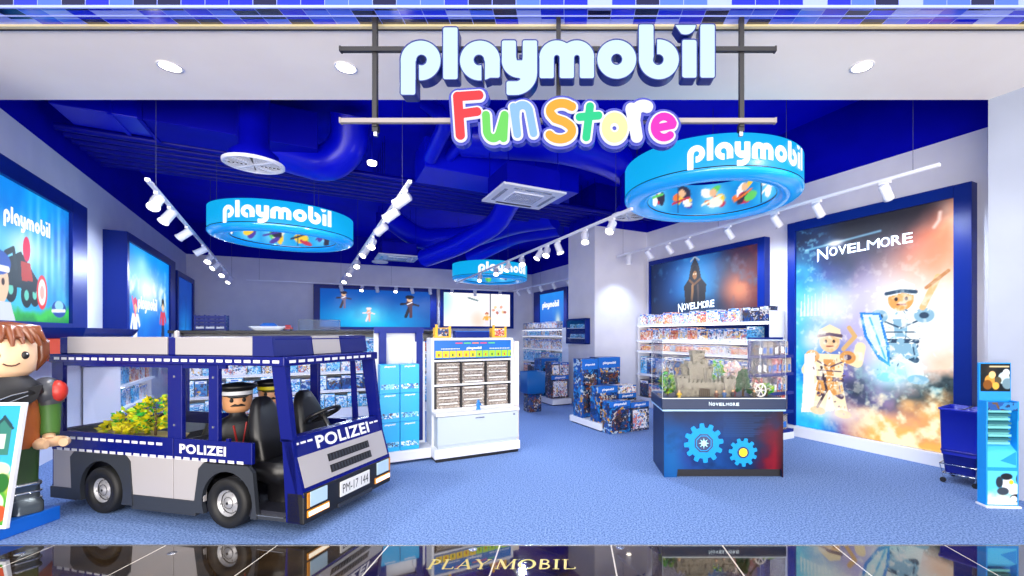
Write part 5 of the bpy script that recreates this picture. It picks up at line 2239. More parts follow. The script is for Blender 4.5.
tower(-.05, .02, .095, .36, 'keep_tower')
tower(-.03, .04, .06, .48, 'upper_keep')
tower(-.25, -.13, .055, .21, 'corner_tower')
tower(.27, -.13, .05, .20, 'corner_tower')
tower(-.16, .06, .045, .32, 'round_tower', False)
tower(.09, .0, .045, .30, 'round_tower', False)
tower(.03, -.05, .035, .38, 'turret', False, .06)
mb = MB()
mb.box(-.24, .26, .1, .13, 0, .14)
mb.box(-.26, -.23, -.12, .13, 0, .14)
mb.box(.25, .28, -.12, .13, 0, .14)
battlement(mb, -.24, .26, .1, .14)
mb.build('side_wall', 'castle_stone', ct)


def leafy(name, loc, label, sz, cols, nl, parent_cat='toy plant', seed=1, trunk=True, group=None, cone=False, leaf=.03):
    rnd = random.Random(seed)
    t = thing(name, label, parent_cat, loc, rnd.random(), group)
    if trunk:
        mb = MB()
        mb.tube([(0, 0, 0), (.004, .002, sz[2] * .4), (0, 0, sz[2] * .75)], [.012, .009, .004], 8)
        for k in range(4):
            a = rnd.random() * 6.28
            mb.tube([(0, 0, sz[2] * (.25 + .1 * k)), (sz[0] * .5 * math.cos(a), sz[1] * .5 * math.sin(a), sz[2] * (.4 + .12 * k))], [.006, .002], 6)
        mb.build('stem', M.get('bark') or M.setdefault('bark', mat('bark', '5a4630', .8)), t)
    mb = MB()
    for k in range(nl):
        a = rnd.random() * 2 * PI
        zz = rnd.random()
        rr = (1 - zz * .92) if cone else math.sqrt(max(.05, 1 - (2 * zz - 1) ** 2))
        rr *= .45 + .55 * rnd.random()
        c = Vector((sz[0] * rr * math.cos(a), sz[1] * rr * math.sin(a), sz[2] * (.15 + .85 * zz)))
        d = Vector((math.cos(a) * .8 + rnd.uniform(-.5, .5), math.sin(a) * .8 + rnd.uniform(-.5, .5), rnd.uniform(-.3, .7))).normalized()
        s = d.orthogonal().normalized()
        s.rotate(Matrix.Rotation(rnd.random() * 3, 3, d))
        l = leaf * rnd.uniform(.7, 1.3)
        nrm = d.cross(s)
        mb.raw([c, c + d * l * .5 + s * l * .36 + nrm * l * .08, c + d * l, c + d * l * .5 - s * l * .36 + nrm * l * .08, c + d * l * .5 - nrm * l * .05], [(0, 1, 4), (1, 2, 4), (2, 3, 4), (3, 0, 4)], rnd.randrange(len(cols)))
    mb.build('foliage', cols, t)
    return t


M['leaf_green'] = mat('leaf_green', '2ca838', .5)
M['leaf_dark'] = mat('leaf_dark', '1c5a30', .5)
M['leaf_yellow'] = mat('leaf_yellow', 'e0d418', .5)
M['leaf_lime'] = mat('leaf_lime', 'a8cc20', .5)
M['blossom'] = mat('blossom', 'f4c8c0', .5)
M['blossom2'] = mat('blossom2', 'f6f0e8', .5)
leafy('toy_bush', (T0[0] + .12, T0[1] + .3, ZT), 'bright green toy bush at the left end inside the glass table', (.09, .09, .24), ['leaf_green', 'leaf_lime', 'leaf_dark'], 260, seed=3, trunk=True, leaf=.045)
leafy('toy_tree', (T0[0] + .74, T0[1] + .45, ZT), 'leafy lime green toy tree behind the castle', (.08, .08, .36), ['leaf_lime', 'leaf_green'], 150, seed=5, leaf=.045)
leafy('toy_tree', (T0[0] + .90, T0[1] + .42, ZT), 'pale pink blossoming toy tree right of the castle', (.11, .09, .36), ['blossom', 'blossom2', 'blossom'], 260, seed=7, leaf=.045)
leafy('toy_fir', (T0[0] + .95, T0[1] + .22, ZT), 'dark green toy fir right of the castle', (.07, .07, .28), ['leaf_dark'], 260, seed=9, cone=True, leaf=.05)
leafy('toy_bush', (T0[0] + 1.23, T0[1] + .25, ZT), 'small green toy bush at the right end inside the glass table', (.06, .06, .13), ['leaf_green', 'leaf_lime'], 120, seed=11, trunk=True, leaf=.035)
# a white wheeled catapult
wt = thing('toy_catapult', 'white wheeled toy catapult at the right inside the glass table', 'toy', (T0[0] + 1.10, T0[1] + .2, ZT), .3)
M['ivory'] = mat('ivory', 'e4e0d8', .5)
for y in (-.06, .06):
    mb = MB()
    for k in range(24):
        a, b_ = k * PI / 12, (k + 1) * PI / 12
        mb.cyl((.07 * math.cos(a), y, .075 + .07 * math.sin(a)), (.07 * math.cos(b_), y, .075 + .07 * math.sin(b_)), .009, n=6)
    for k in range(6):
        a = k * PI / 3
        mb.cyl((0, y, .075), (.068 * math.cos(a), y, .075 + .068 * math.sin(a)), .006, n=6)
    mb.cyl((0, y - .012, .075), (0, y + .012, .075), .016, n=10)
    mb.build('spoked_wheel', 'ivory', wt)
mb = MB()
mb.box(-.09, .09, -.045, .045, .07, .09)
mb.cyl((-.03, -.04, .09), (.0, -.04, .2), .007, n=6)
mb.cyl((-.03, .04, .09), (.0, .04, .2), .007, n=6)
mb.cyl((.0, -.05, .2), (.0, .05, .2), .007, n=6)
mb.cyl((0, -.07, .075), (0, .07, .075), .007, n=6)
mb.build('frame', 'roof_brown', wt)
mb = MB()
mb.cyl((.08, 0, .12), (-.08, 0, .27), .007, n=6)
mb.ball((-.085, 0, .275), .018)
mb.build('throwing_arm', 'castle_dark', wt)
for i, (x, y, c) in enumerate(((.20, .08, 'c0a030'), (.60, .06, '5a3a30'), (.80, .12, '302c34'), (.84, .2, '8a2a2a'), (.70, .1, '3a5a8a'), (1.03, .1, '4a4438'))):
    f = thing('toy_figure', f'tiny toy figure inside the glass table, {nth(i)} counted from the left', 'toy', (T0[0] + x, T0[1] + y, ZT), 0, 'tiny figures in the glass table')
    mb = MB()
    mb.loft([rrect_ring(0, 0, z, a, b_, b_ * .6) for z, a, b_ in ((0, .018, .012), (.03, .014, .01), (.032, .018, .011), (.055, .016, .009), (.06, .006, .005))])
    mb.cyl((-.018, 0, .052), (-.026, -.008, .03), .005, n=6)
    mb.cyl((.018, 0, .052), (.026, -.008, .03), .005, n=6)
    mb.build('figure_body', mat('fig' + c, c, .45), f)
    mb = MB()
    mb.ball((0, 0, .07), .013)
    mb.build('head', mat('fig_skin', 'e0b088', .5) if i == 0 else bpy.data.materials['fig_skin'], f)
for o in list(bpy.data.objects):
    pass

# ================================================================== RIGHT: BASKETS AND LEAFLET STAND
c = (4.11, 4.74)
BR = .62
t = thing('basket_trolley', 'chrome wire trolley on castors under the blue baskets, right of the knight poster', 'trolley', c + (0,), BR)
mb = MB()
for z, a in ((.1, .17), (.2, .19)):
    mb.tube([(-a, -a * .8, z), (a, -a * .8, z), (a, a * .8, z), (-a, a * .8, z)], .006, 8, closed=True)
for sx_ in (-1, 1):
    for sy_ in (-1, 1):
        mb.tube([(sx_ * .165, sy_ * .13, .06), (sx_ * .17, sy_ * .136, .1), (sx_ * .19, sy_ * .152, .2)], .005, 8)
for k in range(5):
    y = -.12 + k * .06
    mb.tube([(-.17, y, .1), (.17, y, .1)], .003, 6)
mb.build('wire_frame', 'chrome', t)
for sx_ in (-1, 1):
    for sy_ in (-1, 1):
        mb = MB()
        mb.cyl((sx_ * .165 - .01, sy_ * .13, .026), (sx_ * .165 + .01, sy_ * .13, .026), .026, n=16)
        mb.cyl((sx_ * .165, sy_ * .13, .03), (sx_ * .165, sy_ * .13, .07), .008, n=8, mi=1)
        mb.build('castor', ['black_paint', 'chrome'], t)
M['basket_blue'] = mat('basket_blue', '0c1ea8', .35)
M['basket_deep'] = mat('basket_deep', '0a1880', .35)


def basket(z, h, a0, a1, label, m_, lab_card):
    t = thing('shopping_basket', label, 'basket', c + (z,), BR, 'stacked blue shopping baskets')
    mb = MB()
    k = .82
    mb.loft([rrect_ring(0, 0, zz, a, a * k, .03) for zz, a in ((0, a0), (h - .02, a1), (h - .02, a1 + .012), (h, a1 + .012), (h, a1 - .008), (.02, a0 - .012))])
    mb.build('basket_body', m_, t)
    mb = MB()
    mb.tube([(-a1 * .9, 0, h), (-a1 * .85, -.04, h + .002), (a1 * .85, -.04, h + .002), (a1 * .9, 0, h)], .005, 6)
    mb.build('handle', 'dark_steel', t)
    if lab_card:
        mb = MB()
        yk = -(a0 + (a1 - a0) * .45) * k - .004
        mb.raw([(-.1, yk + .004, h * .35), (.06, yk + .004, h * .35), (.06, yk - .008, h * .75), (-.1, yk - .008, h * .75)], [(0, 1, 2, 3)])
        mb.build('label_card', 'carton_white', t)


basket(.108, .24, .15, .175, 'lower dark blue shopping basket with a pale label card, on the chrome trolley', 'basket_deep', True)
basket(.30, .48, .18, .192, 'upper tall blue shopping basket, topmost on the chrome trolley', 'basket_blue', False)

ls = (3.71, 4.10)
t = thing('leaflet_stand', 'tall bright blue leaflet stand with pictures in front of the white column', 'leaflet stand', ls + (0,), -.06)
M['stand_blue'] = mat('stand_blue', '1490e4', .35)
M['stand_light'] = mat('stand_light', '48c0f4', .35)
SWd = .275
mb = MB()
mb.box(0, SWd, .02, .04, .02, 1.29, 0)
mb.box(0, .012, -.055, .02, .02, .78, 0)
mb.box(SWd - .012, SWd, -.055, .02, .02, .78, 0)
mb.box(SWd - .012, SWd, -.06, .02, .78, .95, 0)
mb.box(0, .012, -.06, .02, .78, .95, 0)
mb.build('backboard', 'stand_blue', t)
mb = MB()
mb.box(-.01, SWd + .01, -.075, .05, 0, .02, 0, .004)
mb.build('foot_plate', 'white_metal', t)
A = Art(SWd - .02, .25, 60, 46)
A.fill('121a22')
A.mix(np.clip((A.fbm(9, 3) - .4) * 2, 0, 1), '3a3028')
for x, y, r_, cc in ((.08, .10, .045, 'd09040'), (.10, .15, .03, 'f0c888'), (.06, .06, .04, '7a4a20'), (.2, .12, .05, 'b8d0d8'), (.23, .07, .045, '6a8898'), (.22, .17, .03, 'e8f0f4'), (.15, .1, .03, '504838'), (.13, .05, .03, 'e0a848')):
    A.ell(x, y, r_, r_ * 1.1, cc)
A.cap([(.08, .225), (.24, .225)], .007, 'c8b890')
A.mesh('header_picture', 'art_print', t, lambda x, z: (.01 + x, .015, 1.03 + z))
mb = MB()
for k in range(9):
    z = .56 + k * .036
    mb.raw([(.03, -.02 - .006 * (k % 3), z), (SWd - .05, -.02 - .006 * (k % 3), z), (SWd - .05, .012, z + .07), (.03, .012, z + .07)], [(0, 1, 2, 3)], k % 2)
    mb.box(.03, SWd - .05, -.03 - .006 * (k % 3), -.018, z, z + .02, k % 2)
o = mb.build('leaflet_pack', [mat('paper_aqua', '6cc0c4', .5), mat('paper_dark', '1c6470', .5)], t)
mb = MB()
mb.box(.012, SWd - .012, -.06, -.05, .87, .94, 0)
mb.build('leaflet_header', 'carton_blue', t)
mb = MB()
mb.raw([(.012, -.05, .36), (SWd - .012, -.05, .36), (SWd - .012, -.05, .5), (.012, -.05, .5), (.012, .02, .56), (SWd - .012, .02, .56), (.012, .02, .34), (SWd - .012, .02, .34)],
       [(0, 1, 2, 3), (3, 2, 5, 4), (0, 6, 7, 1), (0, 3, 4, 6), (1, 7, 5, 2)])
mb.prism([(SWd * .45, .42), (SWd - .02, .5), (SWd - .02, .38)], -.053, -.05, 'y', 1)
mb.build('leaflet_tray', ['stand_light', 'stand_blue'], t)
A = Art(SWd - .024, .3, 60, 54)
A.fill('58c4ec')
A.mix(np.clip((.4 - A.v) * 3 + (A.fbm(10, 6) - .5) * 2, 0, 1), 'e8dcc0')
for x, y, rx, ry, cc in ((.17, .18, .05, .06, 'f0f0f0'), (.16, .25, .05, .03, '20242c'), (.10, .2, .03, .05, '2a3440'), (.22, .14, .06, .05, 'f6f6f4'), (.13, .12, .05, .035, '3a4450'), (.24, .06, .05, .035, '141414'), (.22, .05, .03, .03, 'f0f0f0'), (.2, .2, .02, .02, 'e0b830'), (.27, .23, .03, .05, '303844')):
    A.ell(x, y, rx, ry, cc)
A.mesh('base_picture', 'art_print', t, lambda x, z: (.012 + x, -.056, .03 + z))
mb = MB()
mb.box(.012, SWd - .012, -.055, -.045, .02, .36)
mb.build('base_box', 'stand_blue', t)

# the wall ledge under the left poster
p = LW0 + LWD * .2
t = thing('wall_ledge', 'dark blue projecting ledge under the quad bike poster on the left wall', 'ledge', (p.x, p.y, 1.5), LWA)
mb = MB()
mb.loft([rrect_ring(1.1, -.28, z, a, b_, .03) for z, a, b_ in ((.0, .98, .2), (.03, 1.02, .24), (.09, 1.08, .27), (.12, 1.1, .28))])
mb.build('ledge_board', 'frame_blue', t)
mb = MB()
mb.box(.1, 2.1, -.42, -.0, -.25, 0, 0, .01)
mb.build('red_apron', mat('apron_red', 'd84a30', .45), t)

# low shelving along the left wall, seen through the van's windows
p = LW0 + LWD * 2.1 + Vector((.847, .532, 0)) * .46
LS = (p.x, p.y)
shelf_unit('wall_shelf', 'low white shelf of toys along the left wall, behind the rear end of the van', LS, LWA, 1.75, .42, [.12, .46, .80], 1.08, 'white_board', topboard='frame_blue')
for k, (z, mats) in enumerate(((.122, ['carton_sky', 'carton_blue']), (.462, ['carton_white', 'carton_sky']), (.802, ['carton_sky', 'carton_white', 'carton_warm']))):
    w = ['lowest', 'middle', 'top'][k]
    stock(LS, LWA, .02, 1.73, .05, z, [.2, .26], [.22, .26], .24, mats, 'toy box, {} from the left on the ' + w + ' tier of the low left wall shelf', w + ' tier of the low left wall shelf')

# ================================================================== POLICE VAN (walk-in display car)
VR = math.radians(-13)
V0 = (-4.675, 4.06)
VL, VW = 2.77, 1.10
van = thing('police_van', 'blue and silver walk-in toy police van with lettering, parked on the carpet at the left', 'van', V0 + (0,), VR)
van.scale = (.98, .98, 1)
M['van_blue'] = mat('van_blue', '08136c', 0.25, spec=.3)
M['van_blue_deep'] = mat('van_blue_deep', '0e1a68', 0.3)
M['van_silver'] = mat('van_silver', 'a8a4a6', 0.35)
M['hub_silver'] = mat('hub_silver', 'a8a8ac', 0.38, .35)
M['van_grey'] = mat('van_grey', '2c3038', 0.45)
M['rubber'] = mat('rubber', '0e0e10', 0.6)
M['reflect'] = mat('reflect', 'e8e8f0', 0.3)
M['seat_black'] = mat('seat_black', '101014', 0.35)
M['cabin_dark'] = mat('cabin_dark', '1a1c2a', 0.6)
M['lamp_glass'] = mat('lamp_glass', 'b8d4e0', 0.08, spec=.8)
M['lamp_warm'] = mat('lamp_warm', 'fff2d8', 0.3, emit=1.3, emit_color='ffeccc')
M['amber'] = mat('amber', 'd88a20', 0.3)
M['plate_white'] = mat('plate_white', 'e8e6e0', 0.4)
M['print_black'] = mat('print_black', '101014', 0.5)


def arch(xc, x0, x1, z0, z1, r_=.255, zc=.2, x0t=None, x1t=None):
    """cladding plate with a round wheel cut-out, outline in x, z"""
    x0t = x0 if x0t is None else x0t
    x1t = x1 if x1t is None else x1t
    a0 = math.asin((z0 - zc) / r_)
    pts = [(x0, z0), (x0t, z1 - .05), (x0t + .05, z1), (x1t - .05, z1), (x1t, z1 - .05), (x1, z0)]
    for k in range(17):
        a = a0 + (PI - 2 * a0) * k / 16
        pts.append((xc + r_ * math.cos(a), zc + r_ * math.sin(a)))
    return pts


WR, WF = .657, 2.03
for s in (0, 1):
    yo = (lambda y: y) if s == 0 else (lambda y: VW - y)

    def b(mb, x0, x1, y0, y1, z0, z1, mi=0, bev=0):
        ya, yb = sorted((yo(y0), yo(y1)))
        return mb.box(x0, x1, ya, yb, z0, z1, mi, bev)

    def pr(mb, pts, y0, y1, mi=0):
        ya, yb = sorted((yo(y0), yo(y1)))
        return mb.prism(pts, ya, yb, 'y', mi)
    # belt and window posts in one blue body side
    mb = MB()
    b(mb, .03, 1.455, 0, .03, .52, .69, 0, .004)
    b(mb, 1.462, 2.27, 0, .03, .52, .69, 0, .004)
    b(mb, .03, .17, 0, .03, .69, 1.30)
    b(mb, 1.395, 1.55, 0, .035, .69, 1.30, 0, .004)
    b(mb, 1.83, 1.93, 0, .035, .69, 1.30, 0, .004)
    b(mb, .17, 2.0, .005, .03, 1.27, 1.30)
    pr(mb, [(2.40, .69), (2.34, .69), (2.31, 1.30), (2.36, 1.30)] if s else [(2.0, .69), (2.03, .69), (2.03, .71), (2.0, .71)], .01, .03)
    for z in (.80, 1.2):
        for x in (1.47, 1.88):
            b(mb, x - .008, x + .008, -.004, 0, z - .008, z + .008, 1)
    mb.build('body_side', ['van_blue', 'steel'], van)
    # silver lower panels
    for x0, x1, nm in ((.05, .30, 'lower_panel'), (.93, 1.455, 'lower_panel'), (1.462, 1.78, 'lower_panel')):
        mb = MB()
        b(mb, x0, x1, .0, .03, .19, .525, 0, .004)
        mb.build(nm, 'van_silver', van)
    # dark cladding over the wheels, and the sill
    mb = MB()
    pr(mb, arch(WR, .30, 1.02, .10, .52, x0t=.28, x1t=.985), -.012, .02)
    mb.build('wheel_arch', 'van_grey', van)
    mb = MB()
    pr(mb, arch(WF, 1.68, 2.33, .10, .51, x0t=1.74, x1t=2.29), -.012, .02)
    mb.build('wheel_arch', 'van_grey', van)
    mb = MB()
    b(mb, 1.0, 1.70, -.006, .03, .07, .192, 0, .004)
    mb.build('sill', 'van_grey', van)
    mb = MB()
    b(mb, .02, .34, -.006, .03, .09, .192, 0, .004)
    mb.build('sill', 'van_grey', van)
    # reflective dashes
    for z, x0, x1, yy in ((.53, .10, 2.25, -.003), (.635, .08, 1.36, -.003), (1.335, .10, 2.56, -.023)):
        mb = MB()
        x = x0
        while x + .062 < x1:
            if not (z < .6 and 1.43 < x + .03 < 1.48):
                b(mb, x, x + .062, yy, yy + .004, z - .011, z + .011)
            x += .092
        mb.build('reflective_strip', 'reflect', van)
    # windows
    for x0, x1 in ((.17, 1.395), (1.55, 1.83)):
        mb = MB()
        b(mb, x0, x1, .014, .018, .69, 1.28)
        mb.build('window_pane', 'glass', van)
    # wheels
    for xc in (WR, WF):
        w = MB()
        tr = [(.11, -.02), (.185, -.03), (.2, -.01), (.2, .09), (.185, .11), (.11, .1)]
        R = Matrix.Translation((xc, yo(.055), .2)) @ Matrix.Rotation(PI / 2 if s == 0 else -PI / 2, 4, 'X')
        w.X = R
        w.lathe([(r_, .045 - z) for r_, z in tr], 36, closed=True)
        for k in range(36):
            a = k * PI / 18
            w.box(0, 0, 0, 0, 0, 0) if False else None
        wo = w.build('wheel', 'rubber', van)
        h = MB()
        h.X = R
        h.lathe([(.118, .045), (.121, .058), (.112, .062), (.1, .05), (.085, .03), (.06, .035), (.045, .05), (.03, .052), (.022, .06), (.0005, .062)], 32)
        for k in range(5):
            a = k * 2 * PI / 5
            h.cyl((.066 * math.cos(a), .066 * math.sin(a), .03), (.066 * math.cos(a), .066 * math.sin(a), .044), .008, n=10)
        for k in range(8):
            a = k * PI / 4 + .2
            h.cyl((.093 * math.cos(a), .093 * math.sin(a), .038), (.093 * math.cos(a), .093 * math.sin(a), .046), .007, n=8)
        h.lathe([(.0835, .0335), (.0835, .0365), (.0885, .0375), (.0885, .034)], 32, 1, closed=True)
        h.lathe([(.0475, .052), (.0445, .054), (.0435, .0515)], 32, 1)
        h.lathe([(.1105, .0625), (.1075, .0605), (.1055, .058)], 32, 1)
        h.cyl((0, 0, .06), (0, 0, .064), .011, n=12, mi=1)
        h.build('hub_cap', ['hub_silver', 'rubber'], wo)
# side lettering
mb = MB()
text(mb, 'POLIZEI', .485, .078, lambda a, c_: (1.53 + a, -.004, .572 + c_), .04)
mb.build('side_lettering', 'reflect', van)
mb = MB()
text(mb, 'POLIZEI', .40, .075, lambda a, c_: (1.935 - a, VW + .004, .575 + c_), .03)
mb.build('side_lettering', 'reflect', van)
# floor pan and dark cabin lining
mb = MB()
mb.box(.06, 2.62, .03, VW - .03, .10, .16)
mb.box(.06, .10, .03, VW - .03, .10, .69)
mb.box(.10, .90, .16, VW - .16, .16, .60)
mb.box(1.44, 1.47, .05, VW - .05, .16, .66)
mb.box(.10, 2.3, .4, VW - .3, .08, .12)
mb.build('cabin_floor', 'cabin_dark', van)
mb = MB()
mb.box(.0, .04, .02, VW - .02, .14, .69, 0, .006)
mb.box(.0, .04, .02, VW - .02, 1.26, 1.30)
mb.box(.0, .04, .02, .10, .69, 1.26)
mb.box(.0, .04, VW - .10, VW - .02, .69, 1.26)
mb.box(-.03, .06, .03, VW - .03, .09, .2, 1, .01)
mb.build('rear_wall', ['van_blue', 'van_grey'], van)
mb = MB()
mb.box(.018, .022, .10, VW - .10, .69, 1.26)
mb.build('window_pane', 'glass', van)
# roof slab with its raised box
mb = MB()
mb.box(.02, 2.60, -.02, VW + .02, 1.30, 1.372, 0, .008)
mb.build('roof', 'van_blue', van)
mb = MB()
mb.box(.10, 2.47, .015, VW - .015, 1.372, 1.52, 0, .01)
mb.build('roof_box', 'van_blue', van)
for x0, x1 in ((.22, 1.385), (1.475, 2.3)):
    for y0, y1 in ((.003, .016), (VW - .016, VW - .003)):
        mb = MB()
        mb.box(x0, x1, y0, y1, 1.38, 1.525, 0, .003)
        mb.build('roof_panel', 'van_silver', van)
mb = MB()
mb.raw([(2.49, .40, 1.378), (2.49, .73, 1.378), (2.465, .73, 1.535), (2.465, .40, 1.535), (2.44, .40, 1.535), (2.44, .73, 1.535)], [(0, 1, 2, 3), (3, 2, 5, 4)])
mb.build('roof_front_panel', 'van_silver', van)
for y0, y1 in ((-.005, .39), (.74, VW + .005)):
    mb = MB()
    mb.raw([(2.49, y0, 1.376), (2.49, y1, 1.376), (2.465, y1, 1.535), (2.465, y0, 1.535), (2.28, y0, 1.376), (2.28, y0, 1.535), (2.28, y1, 1.376), (2.28, y1, 1.535)],
           [(0, 1, 2, 3), (0, 3, 5, 4), (1, 6, 7, 2), (3, 2, 7, 5)])
    mb.build('roof_front_panel', 'van_blue_deep', van)
mb = MB()
y = .03
while y + .06 < VW:
    mb.box(2.599, 2.604, y, y + .06, 1.324, 1.346)
    y += .092
mb.build('reflective_strip', 'reflect', van)
mb = MB()
mb.cyl((1.43, .05, 1.52), (1.43, .05, 1.56), .02, n=14)
mb.ball((1.43, .05, 1.56), .02)
mb.build('roof_marker', 'van_silver', van)


# slanted nose
def nx_(z):
    return 2.755 - .12 * (z - .33) / .405


def nose(mb, y0, y1, z0, z1, d0=0.0, d1=.02, mi=0):
    vs = []
    for d in (d1, d0):
        for (y, z) in ((y0, z0), (y1, z0), (y1, z1), (y0, z1)):
            vs.append((nx_(z) + d - .02, y, z))
    return mb.raw(vs, [(0, 1, 2, 3), (4, 7, 6, 5), (0, 4, 5, 1), (1, 5, 6, 2), (2, 6, 7, 3), (3, 7, 4, 0)], mi)


mb = MB()
nose(mb, .0, VW, .30, .735, -.05, .02)
mb.prism([(2.60, .10), (2.73, .10), (2.66, .735), (2.56, .735)], .0, .035, 'y')
mb.prism([(2.60, .10), (2.73, .10), (2.66, .735), (2.56, .735)], VW - .035, VW, 'y')
mb.box(2.54, 2.64, 0, VW, .715, .745, 0, .006)
mb.build('nose', 'van_blue', van)
for y0, y1 in ((.03, VW - .03),):
    mb = MB()
    nose(mb, y0, y1, .365, .595, .02, .026)
    mb.build('nose_panel', 'van_silver', van)
for z in (.40, .49):
    mb = MB()
    nose(mb, .32, .84, z, z + .06, .026, .029)
    for k in range(14):
        nose(mb, .335 + k * .036, .352 + k * .036, z + .008, z + .05, .029, .034, 1)
    mb.build('grille_slot', ['print_black', 'van_grey'], van)
mb = MB()
text(mb, 'POLIZEI', .66, .10, lambda a, c_: (nx_(.615 + c_) + .003, .24 + a, .615 + c_), .03)
mb.build('nose_lettering', 'reflect', van)
mb = MB()
for y in (.02, .09, .16, .93, 1.0):
    nose(mb, y, y + .05, .685, .70, .02, .023)
mb.build('reflective_strip', 'reflect', van)
mb = MB()
mb.box(2.60, 2.765, .0, VW, .09, .335, 0, .012)
mb.box(2.70, 2.775, .36, .80, .09, .125, 1, .004)
mb.build('bumper', ['print_black', 'van_grey'], van)
for y0, y1, ya in ((.06, .24, .03), (.88, 1.06, 1.06)):
    mb = MB()
    mb.box(2.755, 2.772, y0, y1, .21, .325, 0, .004)
    hl = mb.build('headlight', 'lamp_glass', van)
    mb = MB()
    mb.box(2.755, 2.77, ya, ya + .028, .205, .325, 0, .003)
    mb.build('turn_signal', 'amber', hl)
    mb = MB()
    mb.box(2.757, 2.774, y0 - .03, y1 + .02, .135, .19, 1, .003)
    mb.box(2.757, 2.778, y0 - .02, y1 + .01, .145, .18, 0, .002)
    mb.build('light_bar', ['lamp_warm', 'amber'], van)
mb = MB()
mb.box(2.765, 2.776, .385, .765, .175, .30, 0, .003)
pl = mb.build('number_plate', 'plate_white', van)
mb = MB()
text(mb, 'PM-17 144', .33, .075, lambda a, c_: (2.7775, .41 + a, .20 + c_), .02)
mb.build('plate_lettering', 'print_black', pl)
# windscreen posts
for y0, y1 in ((.0, .045), (VW - .045, VW)):
    mb = MB()
    mb.prism([(2.66, .72), (2.55, .72), (2.46, 1.30), (2.585, 1.30)], y0, y1, 'y')
    mb.build('windscreen_post', 'van_blue', van)
# entry step
mb = MB()
mb.box(2.30, 2.60, -.005, .1, .10, .13, 0, .004)
mb.build('step', 'van_grey', van)
mb = MB()
mb.box(2.32, 2.58, -.008, .06, .13, .136, 0)
mb.build('step_plate', 'steel', van)
# dashboard and steering wheel
mb = MB()
mb.prism([(2.30, .55), (2.60, .50), (2.62, .70), (2.44, .72), (2.36, .66)], .42, VW - .05, 'y')
mb.build('dashboard', 'seat_black', van)
ring = []
cw = Vector((2.30, .72, .80))
ax = Vector((-.5, 0, .86)).normalized()
u_ = Vector((0, 1, 0))
w_ = ax.cross(u_)
for k in range(28):
    a = k * 2 * PI / 28
    ring.append(cw + (u_ * math.cos(a) + w_ * math.sin(a)) * .15)
mb = MB()
mb.tube(ring, .016, 10, closed=True)
for k in range(3):
    a = k * 2 * PI / 3 + PI / 2
    mb.cyl(cw, cw + (u_ * math.cos(a) + w_ * math.sin(a)) * .15, .012, n=8)
mb.cyl(cw - ax * .02, cw + ax * .015, .045, n=18)
mb.cyl(cw, cw - ax * .16, .02, n=10)
mb.build('steering_wheel', 'seat_black', van)


def seat(x, y):
    st = MB()
    st.loft([rrect_ring(x + dx, y, z, hx, hy, min(hx, hy) * .7) for z, dx, hx, hy in ((.16, .1, .12, .12), (.30, .1, .12, .12), (.36, .08, .2, .19), (.46, .08, .21, .2), (.50, .07, .18, .17))])
    so = st.build('seat', 'seat_black', van)
    st = MB()
    st.loft([rrect_ring(x + dx, y, z, hx, hy, min(hx, hy) * .8) for z, dx, hx, hy in ((.42, -.04, .06, .14), (.52, -.05, .07, .165), (.70, -.09, .07, .165), (.84, -.12, .06, .14), (.94, -.15, .05, .10), (.99, -.16, .04, .07), (1.01, -.16, .02, .04))])
    st.build('backrest', 'seat_black', so)


seat(2.18, .32)
seat(2.18, .78)

# toy plants behind the van's rear window
VC, VS = math.cos(VR), math.sin(VR)


def inv(x, y, z):
    return (V0[0] + x * VC - y * VS, V0[1] + x * VS + y * VC, z)


for i, (x, y, sx_, h, nl, lb) in enumerate(((.86, .26, .14, .34, 300, 'yellow leafy toy bush at the right end behind the rear window of the van'),
                                             (.50, .28, .10, .20, 160, 'low yellow toy bush in the middle behind the rear window of the van'),
                                             (.66, .24, .13, .10, 200, 'short yellow ground plant between the toy bushes in the van'),
                                             (.32, .26, .07, .08, 80, 'small yellow flower plant at the left behind the rear window of the van'))):
    leafy('toy_bush', inv(x, y, .63), lb, (sx_, .1, h), ['leaf_yellow', 'leaf_lime', 'leaf_yellow', 'leaf_green' if i < 2 else 'leaf_yellow'], nl, seed=20 + i, trunk=i < 2, leaf=.055)
t = thing('plant_tray', 'low sandy tray carrying the yellow toy plants inside the van', 'tray', inv(.62, .29, .63), VR)
mb = MB()
mb.loft([rrect_ring(0, 0, z, a, b_, .02) for z, a, b_ in ((-.03, .44, .1), (.0, .45, .12), (-.005, .43, .1))])
mb.build('tray_body', mat('sand', 'b8a060', .8), t)

# officers: big toy figures sitting in the back
M['skin'] = mat('skin', 'e8a878', .35)
M['jacket'] = mat('jacket', '101218', .4)


